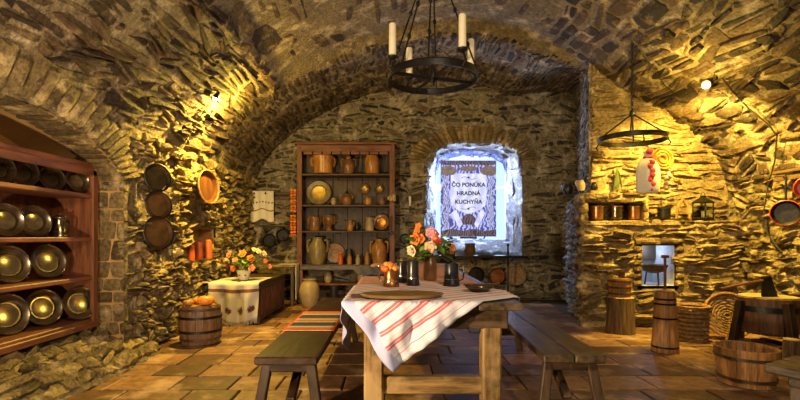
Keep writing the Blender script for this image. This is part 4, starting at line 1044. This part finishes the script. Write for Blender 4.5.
fs = [(-.115, -.05, .0, .05, 'orange'), (-.075, -.04, .005, .042, 'orange'), (.0, -.05, .05, .045, 'pink'), (-.005, -.075, -.055, .052, 'peach'), (.065, -.05, -.02, .04, 'red'), (-.09, -.02, .10, .03, 'orange'), (-.10, 0, .06, .034, 'orange'), (.165, -.02, -.07, .045, 'salmon'), (.14, -.03, -.045, .036, 'red'), (-.14, -.03, -.085, .05, 'cream'), (.04, .04, .04, .04, 'orange'), (.03, -.02, .0, .03, 'salmon'), (.08, .02, -.08, .04, 'red')]
bq = bouquet('flower_bouquet', 'bouquet of orange, pink and red roses in the brown vase', (vp[0], vp[1], vp[2]+.31), fs, .18, 0)
for k in range(95):
    a = random.random()*2*PI; rr = random.random()**.5; c = Vector((rr*.15*math.cos(a), rr*.10*math.sin(a), random.uniform(-.12, .06)-.04)); d = Vector((math.cos(a), math.sin(a), random.uniform(-.5, .8)))
    leafm(MB(), c, d, random.uniform(.06, .10), .028).build('leaf', LEAFL if random.random() < .2 else LEAF, bq)
cl_ = MB(); cth = thing('dark_folded_cloth', 'dark grey folded cloth with knife at the far left table corner', 'cloth', (ontab(372, 272)[0], 4.25, TT+.002), (0, 0, .15))
MB().sheet(lambda u, v: ((u-.5)*.30, (v-.5)*.6, .05*abs(math.sin(PI*u))**.6*abs(math.sin(PI*v))**.6+.006*math.sin(u*20)), 14, 14).build('fabric', plain('grey_wool', (.05, .055, .075), .9, var=.3, scale=20), cth, thick=.006)
MB().beam((.05, -.12, .062), (.12, .06, .055), .014, .004).build('knife_blade', PEWR, cth)

# ---- benches
def bench(root, x0, x1, y0, y1, h, nplank, mt, ml, thick=.045, brace=True):
    w_ = (x1-x0)/nplank; cx, cy = (x0+x1)/2, (y0+y1)/2
    for k in range(nplank): MB().box((x0+w_*(k+.5)-cx, random.uniform(-.008, .008), h-thick/2), (w_-.006, y1-y0, thick), bev=.007).build('seat_plank', mt['y'], root)
    for sy in (-1, 1):
        yy = sy*((y1-y0)/2-.10)
        for sx in (-1, 1): MB().beam((sx*((x1-x0)/2+.01), yy+sy*.05, 0), (sx*((x1-x0)/2-.055), yy, h-thick), .055, .045).build('leg', ml['z'], root)
        MB().box((0, yy+sy*.03, h*.36), (x1-x0-.02, .03, .05)).build('cross_bar', ml['x'], root)
        MB().box((0, yy, h-thick-.03), (x1-x0-.06, .05, .055)).build('batten', ml['x'], root)
    if brace:
        for sy in (-1, 1): MB().beam((0, sy*((y1-y0)/2-.12), h*.38), (0, sy*((y1-y0)/2-.55), h-thick-.01), .05, .04).build('brace', ml['y'], root)
lb = thing('long_bench', 'dark plank bench with a striped runner, left of the table', 'bench', (-.575, 3.65, .004))
bench(lb, -.748, -.402, 2.46, 4.85, .448, 1, W_BLACK, W_BLACK)
rbn = thing('long_bench', 'brown two-plank bench along the window side of the table', 'bench', (1.02, 3.50, .004), (0, 0, -.03))
bench(rbn, .845, 1.185, 2.48, 4.5, .448, 2, W_GREY, W_DARK)
def rug(nt, uv):
    u, v = uvcomp(nt, uv); c = mixc(nt, .0, (.42, .28, .16), (.42, .28, .16))
    for (lo, hi, col) in ((0, .06, (.75, .10, .03)), (.06, .14, (.45, .25, .10)), (.14, .19, (.6, .5, .38)), (.19, .36, (.045, .05, .08)), (.36, .42, (.6, .5, .38)), (.42, .50, (.52, .22, .07)), (.50, .56, (.6, .5, .38)), (.56, .60, (.55, .25, .1)), (.60, .78, (.05, .055, .09)), (.78, .84, (.62, .5, .36)), (.84, .94, (.5, .24, .09)), (.94, 1.01, (.78, .10, .03))):
        c = mixc(nt, band(nt, v, lo, hi), c, col)
    for (lo, hi) in ((-.01, .045), (.955, 1.01)): c = mixc(nt, band(nt, u, lo, hi), c, (.80, .11, .03))
    nz = tex(nt, coords(nt), 90, 3); return mixc(nt, ramp(nt, nz, (.4, .35), (.6, 0)), c, (.1, .05, .04))
o = drape('striped_bench_runner', cloth_mat('woven_stripes', None, rug), lambda u, v: (-.752+.352*u, 3.12+.78*v, .456+.001*math.sin(v*40)), 8, 50, thick=.005); tag(o, 'orange, grey and red striped woven runner on the dark bench', 'runner')
# bench at the right picture edge
cb2 = thing('short_bench', 'worn grey bench whose corner shows at the lower right edge', 'bench', (1.87, 2.32, .004), (0, 0, math.radians(29.4)))
for k in range(2): MB().box((.085+.172*k, -.5, .43), (.166, 1.0, .045)).build('seat_plank', W_GREY['y'], cb2)
for x in (.07, .28):
    for y in (-.12, -.88): MB().beam((x+(x-.17)*.2, y, 0), (x, y, .405), .065, .06).build('leg', W_GREY['z'], cb2)
for y in (-.12, -.88): MB().box((.17, y, .385), (.30, .06, .05)).build('batten', W_GREY['x'], cb2)

# ---- wooden vessels on the right
tu = thing('low_wash_tub', 'low wide wooden tub on the floor, largest vessel near the bench', 'tub', (2.64, 3.44, .004))
staves(tu, .175, .205, .27, 20, W_TUB, .018); hoop(MB(), .184, .05, .022, .005).build('hoop', W_DARK['x'], tu); hoop(MB(), .198, .205, .022, .005).build('hoop', W_DARK['x'], tu); MB().lathe([(.165, .04), (.001, .04)], 22, cap=False).build('bottom_board', W_TUBD, tu)
cn = thing('butter_churn', 'tall narrow wooden butter churn with iron hoops and a plunger', 'churn', (2.59, 4.38, .004))
staves(cn, .118, .088, .565, 14, W_TUB, .014)
for z in (.05, .34-.02, .455, .50): hoop(MB(), .118-.03*z/.565, z, .016, .004).build('hoop', IRON, cn)
MB().lathe([(.001, .555), (.078, .555), (.08, .575), (.02, .59)], 18).build('lid', W_TUBD, cn); MB().tube([(0, 0, .57), (.0, 0, .90)], .013, 8).build('plunger', W_RED['z'], cn); MB().box((0, 0, .9), (.07, .03, .03)).build('grip', W_RED['x'], cn)
def stump(root, r, h, n=26):
    mb = MB(); V = []; Fc = []; m = 5
    for i in range(m+1):
        for j in range(n):
            th = 2*PI*j/n; z = h*i/m; k = r*(1+.06*noise.noise(Vector((math.cos(th)*2, math.sin(th)*2, z*2)))+.10*(1-i/m)**2); V.append((k*math.cos(th), k*math.sin(th), z))
    for i in range(m):
        for j in range(n): Fc.append((i*n+j, i*n+(j+1) % n, (i+1)*n+(j+1) % n, (i+1)*n+j))
    mb.add(V, Fc, True).build('bark', wood('bark', (.17, .10, .05), 'z', .8, .7, 1.0, scale=9), root)
    MB().lathe([(.001, h+.006), (r*.9, h+.006), (r*1.0, h-.004)], n, cap=False).build('cut_face', M_END, root)
sm = thing('tree_stump', 'bark-covered tree stump by the hearth carrying a small tub', 'stump', (2.59, 5.24, .004)); stump(sm, .145, .40)
st_ = thing('small_lidded_tub', 'small lidded wooden tub standing on the tree stump', 'tub', (2.58, 5.24, .411))
staves(st_, .115, .125, .20, 14, W_TUB, .012); hoop(MB(), .118, .04, .02, .004).build('hoop', W_DARK['x'], st_); hoop(MB(), .1225, .11, .02, .004).build('hoop', W_DARK['x'], st_); hoop(MB(), .125, .18, .016, .004).build('hoop', W_DARK['x'], st_)
MB().lathe([(.001, .195), (.115, .195), (.115, .21), (.03, .215)], 20).build('lid', W_TUB, st_); MB().box((.03, 0, .245), (.05, .04, .07)).build('knob', W_RED['z'], st_)
def basket(loc, r0, r1, h, label, n=9, name='wicker_basket'):
    o = thing(name, label, 'basket', loc)
    for k in range(n):
        t = k/(n-1); r = r0+(r1-r0)*t; P = [((r+.006*math.sin(12*a+k*PI))*math.cos(a), (r+.006*math.sin(12*a+k*PI))*math.sin(a), .012+(h-.02)*t) for a in [2*PI*j/48 for j in range(48)]]
        MB().tube(P, h/n*.5, 5, True).build('woven_row', WICK, o)
    for k in range(12):
        a = 2*PI*k/12; MB().tube([(r0*math.cos(a), r0*math.sin(a), 0), (r1*math.cos(a), r1*math.sin(a), h)], .006, 5).build('stake', WICK, o)
    MB().lathe([(.001, .012), (r0, .012)], 20, cap=False).build('base', WICK, o)
    MB().tube([(r1*1.02*math.cos(a), r1*1.02*math.sin(a), h) for a in [2*PI*j/28 for j in range(28)]], .014, 6, True).build('rim', W_TUB, o); return o
basket((3.15, 4.85, .004), .125, .155, .36, 'brown wicker basket on the floor beside the butter churn')
for (k, dx, dy, lab) in ((0, 0, 0, 'front short log standing in the middle of the wicker basket'), (1, .07, .05, 'short log at the hearth-bowl side, rightmost in the wicker basket'), (2, -.07, .04, 'short log nearest the churn, leftmost in the wicker basket')):
    o = thing('kindling_log', lab, 'log', (3.15+dx, 4.85+dy, .03), group='logs in the wicker basket'); MB().lathe([(.035, 0), (.037, .28), (.001, .285)], 9, wob=.1).build('bark', MATS['bark'], o); MB().lathe([(.03, .286), (.001, .287)], 9, cap=False).build('cut_face', M_END, o)
def disc_basket(loc, r, label, rot):
    o = thing('flat_round_basket', label, 'basket', loc, rot)
    for k in range(1, 9): MB().tube([(r*k/8.2*math.cos(a), r*k/8.2*math.sin(a), .05*(k/8)**2+.004*math.sin(10*a+k*PI)) for a in [2*PI*j/40 for j in range(40)]], r/17, 5, True).build('woven_ring', WICK, o)
    MB().tube([(r*1.02*math.cos(a), r*1.02*math.sin(a), .06) for a in [2*PI*j/32 for j in range(32)]], .013, 6, True).build('rim', W_TUB, o)
    for k in range(8): a = PI*k/8; MB().tube([(-r*math.cos(a), -r*math.sin(a), .045), (0, 0, -.012), (r*math.cos(a), r*math.sin(a), .045)], .005, 5).build('spoke', WICK, o)
disc_basket((3.58, 4.93, .245), .23, 'flat round wicker basket leaning between basket and chopping block', (math.radians(72), 0, math.radians(-16)))
cbk = thing('chopping_block', 'iron-banded chopping block on splayed legs with an axe in it', 'chopping block', (3.50, 4.30, .004), (0, 0, .2))
MB().lathe([(.001, .20), (.225, .20), (.24, .22), (.24, .525), (.225, .538)], 28, cap=False, wob=.02).build('block', wood('block_wood', (.13, .06, .03), 'z', .7, .6, .8), cbk)
MB().lathe([(.228, .537), (.001, .542)], 28, cap=False, wob=.02).build('cut_face', plain('mossy_block_top', (.30, .24, .09), .8, var=.4, scale=12), cbk); hoop(MB(), .247, .43, .05, .006).build('iron_band', IRON, cbk)
for a in (-.5, 1.4, 3.0, 4.4): MB().beam((.36*math.cos(a), .36*math.sin(a), 0), (.255*math.cos(a), .255*math.sin(a), .50), .07, .06).build('leg', W_BLACK['z'], cbk)
ax = thing('axe', 'axe with a long brown handle stuck in the chopping block', 'axe', (3.42, 4.24, .56), (0, math.radians(0), math.radians(8)))
MB().tube([(.03, 0, .135), (-.15, 0, .11), (-.30, 0, .085), (-.45, 0, .055)], [.013, .012, .013, .016], 7).build('handle', W_RED['x'], ax)
V = [(-.015, -.016, .165), (.055, -.016, .175), (-.015, .016, .165), (.055, .016, .175), (-.03, -.001, -.03), (.15, -.001, -.03), (-.03, .001, -.03), (.15, .001, -.03)]
MB().add(V, [(0, 1, 5, 4), (3, 2, 6, 7), (0, 2, 3, 1), (0, 4, 6, 2), (1, 3, 7, 5), (4, 5, 7, 6)]).build('blade', IRON, ax)
lg = [(3.40, 3.93, 0, .06, .22, 'thick short log standing in front of the chopping block legs')]
for (x, y, a, r, L, lab) in lg: o = thing('firewood_log', lab, 'log', (x-.03, y-.04, .004)); stump(o, r, L, 14)
for i, (x, y, z, a) in enumerate(((3.35, 4.42, .06, .3), (3.5, 4.3, .06, .2), (3.65, 4.36, .06, .45))):
    o = thing('stacked_log', ('brown log lying under the chopping block, leftmost of three', 'brown log lying under the chopping block, middle of three', 'brown log lying under the chopping block, rightmost of three')[i], 'log', (x, y, z), (PI/2, 0, a-.3), 'logs under the chopping block'); MB().lathe([(.048, -.16), (.052, 0), (.05, .16)], 12, wob=.06, cap=False).build('bark', MATS['bark'], o); MB().lathe([(.001, .161), (.05, .16)], 12, cap=False).build('cut_face', M_END, o); MB().lathe([(.05, -.16), (.001, -.161)], 12, cap=False).build('cut_face', M_END, o)
# bowl in the oven mouth
bw = thing('dark_mixing_bowl', 'dark wooden bowl on an iron stand at the oven mouth', 'bowl', (3.20, 5.64, .505))
MB().lathe([(.05, .14), (.12, .17), (.15, .23), (.155, .245), (.143, .245), (.11, .19), (.001, .165)], 24).build('shell', W_DARK['x'], bw)
for k in range(3): a = 2*PI*k/3+.5; MB().tube([(.10*math.cos(a), .10*math.sin(a), 0), (.08*math.cos(a), .08*math.sin(a), .16)], .008, 6).build('stand_leg', IRON, bw)

# ---- ledge of the hearth
LZ = 1.305
def ledge_pot(x, r, h, label, name, cat, mat, rim=None, D=5.68, handle=0, lid=None):
    o = thing(name, label, cat, ((x-CX)/F*D, D, LZ), (0, 0, 0), None)
    MB().lathe([(r*.9, 0), (r*.94, .006), (r, h*.3), (r*.97, h*.9), (r*1.03, h), (r*.95, h), (r*.9, h*.8), (.001, h*.3)], 22).build('body', mat, o)
    hoop(MB(), r, h*.93, .012, .004, 22).build('rim', rim or mat, o)
    if handle: mug_handle(r*.95, h*.25, h*.85, r*.6, r*.10, handle).build('handle', mat, o)
    if lid: MB().lathe([(r*1.02, h), (r*.6, h+.03), (r*.15, h+.04), (r*.1, h+.06), (.001, h+.065)], 18).build('lid', lid, o)
    return o
ledge_pot(597, .075, .165, 'copper pot in the masonry slot, nearest the window niche', 'copper_pot', 'pot', COP, BRASS, D=5.66)
ledge_pot(616, .075, .165, 'grey tin pot with copper rim in the middle of the masonry slot', 'tin_pot', 'pot', PEW, COP, D=5.66)
ledge_pot(634, .07, .165, 'copper pot in the slot end below the hanging sack', 'copper_pot', 'pot', COP, BRASS, D=5.66)
ledge_pot(664, .075, .14, 'dark pan with upright handle on the hearth ledge', 'dark_saucepan', 'pan', IRON)
o = bpy.data.objects['dark_saucepan']; MB().tube([(0, .06, .1), (0.01, .08, .28)], .008, 6).build('handle', IRON, o)
ir = thing('wooden_rack', 'small pointed wooden rack between the pan and the lantern', 'rack', ((683-CX)/F*5.68, 5.68, LZ))
MB().beam((-.085, 0, 0), (-.06, 0, .15), .03, .03).build('post', W_PINE['z'], ir); MB().beam((.085, 0, 0), (.06, 0, .15), .03, .03).build('post', W_PINE['z'], ir); MB().beam((-.07, 0, .14), (.0, 0, .25), .03, .03).build('rafter', W_PINE['z'], ir); MB().beam((.07, 0, .14), (0, 0, .25), .03, .03).build('rafter', W_PINE['z'], ir); MB().box((0, 0, .07), (.14, .03, .02)).build('rung', W_PINE['x'], ir)
la = thing('tin_lantern', 'old tin lantern with glass sides at the end of the ledge', 'lantern', ((703-CX)/F*5.66, 5.66, LZ), (0, 0, .4))
MB().box((0, 0, .012), (.17, .17, .024)).build('base', IRON, la)
for sx in (-1, 1):
    for sy in (-1, 1): MB().box((sx*.075, sy*.075, .11), (.014, .014, .19)).build('corner_post', IRON, la)
for (c, d) in (((0, -.078, .11), (.13, .003, .17)), ((0, .078, .11), (.13, .003, .17)), ((.078, 0, .11), (.003, .13, .17)), ((-.078, 0, .11), (.003, .13, .17))): MB().box(c, d, bev=.001).build('pane', gl, la)
MB().lathe([(.12, .20), (.12, .21), (.05, .26), (.03, .27), (.03, .29), (.001, .295)], 4, M=Matrix.Rotation(PI/4, 3, 'Z')).build('roof', IRON, la); MB().tube([(.04*math.cos(a), 0, .29+.04*math.sin(a)) for a in [PI*k/8 for k in range(9)]], .005, 5).build('ring', IRON, la); MB().lathe([(.02, .024), (.02, .1), (.001, .105)], 10).build('candle', WAXW, la)
# small vessels on top of the masonry left of the hearth
for (x, D, r, h, lab, m) in ((568, 6.3, .07, .16, 'black jug at the window end of the masonry top', BLK), (581, 5.72, .05, .13, 'small yellow-brown jug on the masonry corner above the copper pots', CLAYT), (594, 5.70, .045, .10, 'small dark pot beside the yellow-brown jug on the masonry', IRON)):
    p = px(x, 190, D); o = thing('small_jug', lab, 'jug', (p.x, D, 1.665)); MB().lathe(pr(r, h, .55)+[(r*.4, h), (.001, h*.7)], 18).build('body', m, o); mug_handle(r*.8, h*.35, h*.9, r*.5, r*.12, PI).build('handle', m, o)

# ---- chandeliers
def chandelier(label, c, r, hh, candles, top, ncnd, bars=True, chains=((200), (250), (290), (340))):
    o = thing('iron_chandelier', label, 'chandelier', c)
    MB().lathe([(r-.006, -hh/2), (r+.006, -hh/2), (r+.006, hh/2), (r-.006, hh/2), (r-.006, -hh/2)], 48, cap=False).build('ring', IRON, o)
    MB().lathe([(r+.004, hh/2-.004), (r+.014, hh/2), (r+.004, hh/2+.006)], 48, cap=False).build('edge_bead', IRON, o)
    if bars:
        for a in (.35, .35+PI/2): MB().beam((-r*math.cos(a), -r*math.sin(a), 0), (r*math.cos(a), r*math.sin(a), 0), .012, .03).build('cross_bar', IRON, o)
        MB().lathe([(.02, -.07), (.035, -.03), (.035, .05), (.02, .09), (.012, .16)], 14).build('hub', IRON, o)
    for a in candles:
        a = math.radians(a); x, y = r*math.cos(a), r*math.sin(a)
        h_ = MB().tube([(x*.98, y*.98, -.02), (x*1.1, y*1.1, .02), (x*1.06, y*1.06, .07), (x, y, .10)], .010, 7).build('candle_holder', IRON, o)
        MB().lathe([(.012, .09), (.045, .11), (.05, .122), (.035, .118), (.02, .108)], 16, (x, y, 0)).build('drip_pan', IRON, h_)
        if ncnd: MB().lathe([(.030, .115), (.031, .13), (.030, .385), (.026, .395), (.001, .39)], 16, (x, y, 0)).build('candle', WAXW, o)
    return o
CHC = (.345, 4.0, 2.475)
c1 = chandelier('big black iron ring chandelier with four ivory candles over the table', CHC, .385, .055, (-57, 205, 120, 22), None, True)
for a in (-100, 170, 80, -10, 225, 45)[:5]:
    ar = math.radians(a); p0 = Vector((.385*math.cos(ar), .385*math.sin(ar), .03)); p1 = Vector((.0, 0, 1.12)); L = (p1-p0).length; k = 0
    MB().tube([p0, p0.lerp(p1, .97)], .0075, 6).build('hanging_rod', IRON, c1)
    for t in (.22, .5, .8): MB().ball(p0.lerp(p1, t), .018, 8, 6, (1, 1, 1.5)).build('link', IRON, c1)
MB().lathe([(.02, 1.08), (.04, 1.12), (.04, 1.2), (.015, 1.26)], 12).build('top_hub', IRON, c1)
CH2 = (2.60, 5.0, 2.15); c2 = chandelier('small black iron ring chandelier without candles by the hearth', CH2, .335, .05, (), None, False, bars=False)
for a in (-60, 60, 180, 240):
    ar = math.radians(a); MB().tube([(.335*math.cos(ar), .335*math.sin(ar), .02), (.01*math.cos(ar), .01*math.sin(ar), .27)], .008, 6).build('spoke_rod', IRON, c2)
MB().ball((0, 0, .28), .03, 10, 8, (1, 1, 1.5)).build('hub', IRON, c2)
for k in range(22): MB().tube([(.012*math.cos(a) if k % 2 else 0, 0 if k % 2 else .012*math.cos(a), .32+.034*k+.022*math.sin(a)) for a in [2*PI*j/8 for j in range(8)]], .0055, 4, True).build('chain_link', IRON, c2)
for a in (-100, -30, 150): ar = math.radians(a); MB().tube([(.335*math.cos(ar), .335*math.sin(ar), -.02), (.36*math.cos(ar), .36*math.sin(ar), -.07), (.34*math.cos(ar), .34*math.sin(ar), -.09)], .008, 6).build('hook', IRON, c2)

# ---- things hung under the small chandelier
sk = thing('embroidered_sack', 'white linen sack with red flower embroidery hanging under the iron ring', 'sack', px(648, 193, 4.92))
V = []; Fc = []; n = 26
for i, (r, z) in enumerate([(.02, .0), (.105, .0), (.125, .04), (.128, .16), (.12, .27), (.085, .34), (.035, .375), (.03, .385), (.05, .42), (.055, .445), (.04, .44)]):
    for j in range(n):
        a = 2*PI*j/n; k = 1+.07*math.sin(a*6+z*4)*(1 if z > .25 else .4); V.append((r*k*math.cos(a), r*.6*k*math.sin(a), z))
for i in range(10):
    for j in range(n): Fc.append((i*n+j, i*n+(j+1) % n, (i+1)*n+(j+1) % n, (i+1)*n+j))
MB().add(V, Fc, True).build('bag', LINEN, sk)
RED = plain('red_thread', (.62, .03, .06), .7, var=.4, scale=30)
MB().tube([(.04*math.cos(a), .026*math.sin(a), .38) for a in [2*PI*j/16 for j in range(16)]], .012, 6, True).build('red_tie', RED, sk)
for k in range(7):
    z = .05+.045*k; MB().ball((.015*math.sin(k*2.2), -.078+.01*abs(k-3)/3, z), .034, 9, 6, (1, .2, .85), .5).build('embroidered_flower', RED, sk)
MB().ball((-.0, -.03, .44), .04, 9, 6, (1.1, .5, .8), .3).build('red_rosette', RED, sk)
wr_ = thing('copper_mould', 'round orange copper mould hung beside the white sack', 'mould', px(662, 159, 4.95), (math.radians(84), 0, .1))
for (r, t) in ((.11, .016), (.078, .014), (.045, .014)): MB().tube([(r*math.cos(a), r*math.sin(a), .01) for a in [2*PI*j/28 for j in range(28)]], t, 7, True).build('ring_ridge', plain('orange_copper', (.8, .3, .06), .32, .6, var=.4), wr_)
MB().lathe([(.001, 0), (.11, 0), (.11, .008), (.001, .008)], 26).build('back_plate', MATS['orange_copper'], wr_)
gb = thing('garlic_braid', 'short pale garlic braid hanging below the copper mould', 'garlic', px(668, 182, 4.95))
for k in range(8): MB().ball((random.uniform(-.03, .03), random.uniform(-.02, .02), -.06+.02*k), .026, 8, 6, (1, 1, 1.2)).build('bulb', CLAYT, gb)
MB().tube([(0, 0, .08), (-.01, .0, .16)], .006, 5).build('string', ROPE, gb)
lad = thing('hanging_herb_bunch', 'dark dried herb bunch hung on the wall left of the sack', 'herbs', px(617, 178, 5.78))
for k in range(26): a = random.random()*6.3; MB().tube([(0, 0, .16), (.03*math.cos(a), .02*math.sin(a)-.02, .02), (.05*math.cos(a), .03*math.sin(a)-.02, random.uniform(-.18, -.05))], [.003, .004, .006], 4).build('sprig', STEM, lad)

# ---- right wall: shelf with hanging pan
rs = thing('wall_rack', 'dark red wooden wall rack at the right picture edge', 'shelf', (4.10, 4.60, 1.76)); MB().box((0, -.05, 0), (.2, .62, .03)).build('board', W_DARK['y'], rs); MB().box((-.08, -.05, -.07), (.02, .6, .045)).build('peg_rail', W_DARK['y'], rs)
for sy in (-.3, .0, .22): MB().tube([(-.15, sy, -.08), (-.19, sy, -.085), (-.2, sy, -.06)], .008, 6).build('peg', W_RED['x'], rs)
hung_pan((3.93, 4.60, 1.33), .125, 'black frying pan with red rim hung by its long handle', IRON, PANRED, L=.26, rot=(math.radians(90), 0, math.radians(-50)), name='frying_pan')
hung_pan((3.86, 4.28, 1.55), .10, 'red enamel pan at the very edge of the picture', PANRED, PANRED, L=.10, rot=(math.radians(90), 0, math.radians(-50)), name='enamel_pan')
# ---- lamps, cables and a drawn cable shadow
def spot_lamp(p, aim, label, on=True):
    o = thing('wall_spotlight', label, 'lamp', p, Vector(aim).normalized().to_track_quat('Z', 'Y').to_euler())
    MB().lathe([(.012, -.07), (.02, -.06), (.028, -.02), (.045, .03), (.047, .035), (.04, .034), (.02, .0), (.001, -.005)], 18).build('housing', IRON if on else PEW, o)
    b = plain('lamp_glass_lit', (1, .85, .5), .3, emit=60, bs=0, var=0); MB().ball((0, 0, .018), .026, 12, 8, (1, 1, .7)).build('bulb', b, o)
    MB().tube([(0, 0, -.06), (0, .04, -.09), (0, .07, -.12)], .006, 6).build('bracket', IRON, o)
    return o
spot_lamp(hit(707, 85, .16), (-.75, -.65, -.25), 'lit spotlight on the right vault glaring white')
spot_lamp(hit(216, 97, .14), (-.35, -.4, -1), 'small dark spotlight on the left vault aimed at the pans')
def surface_line(name, label, pts, off=.05, r=.006):
    P = [hit(x, y, off) for x, y in pts]; Q = []
    for i in range(len(P)-1):
        for k in range(4): Q.append(P[i].lerp(P[i+1], k/4))
    Q.append(P[-1]); o = MB().tube(Q, r, 5).build(name, CABLE_SHADOW); tag(o, label, 'cable'); return o
surface_line('cable_and_shadow_line', 'thin black cable running down the left wall beside the pans', [(213, 98), (200, 117), (186, 140), (175, 160), (173, 175), (173, 215), (172, 262)], .11)
surface_line('cable_and_shadow_line', 'black cable curving from the lit spotlight down the right wall', [(711, 84), (722, 78), (733, 92), (748, 108), (768, 124), (777, 136), (775, 160), (768, 185), (764, 210), (768, 235), (782, 252)], .09, .008)
surface_line('cable_and_shadow_line', 'dark tube laid as a cable shadow from the small chandelier hook toward the right lamp', [(634, 40), (648, 60), (664, 85), (680, 98)], .07)  # dark tube put where only a cable's shadow falls on the vault
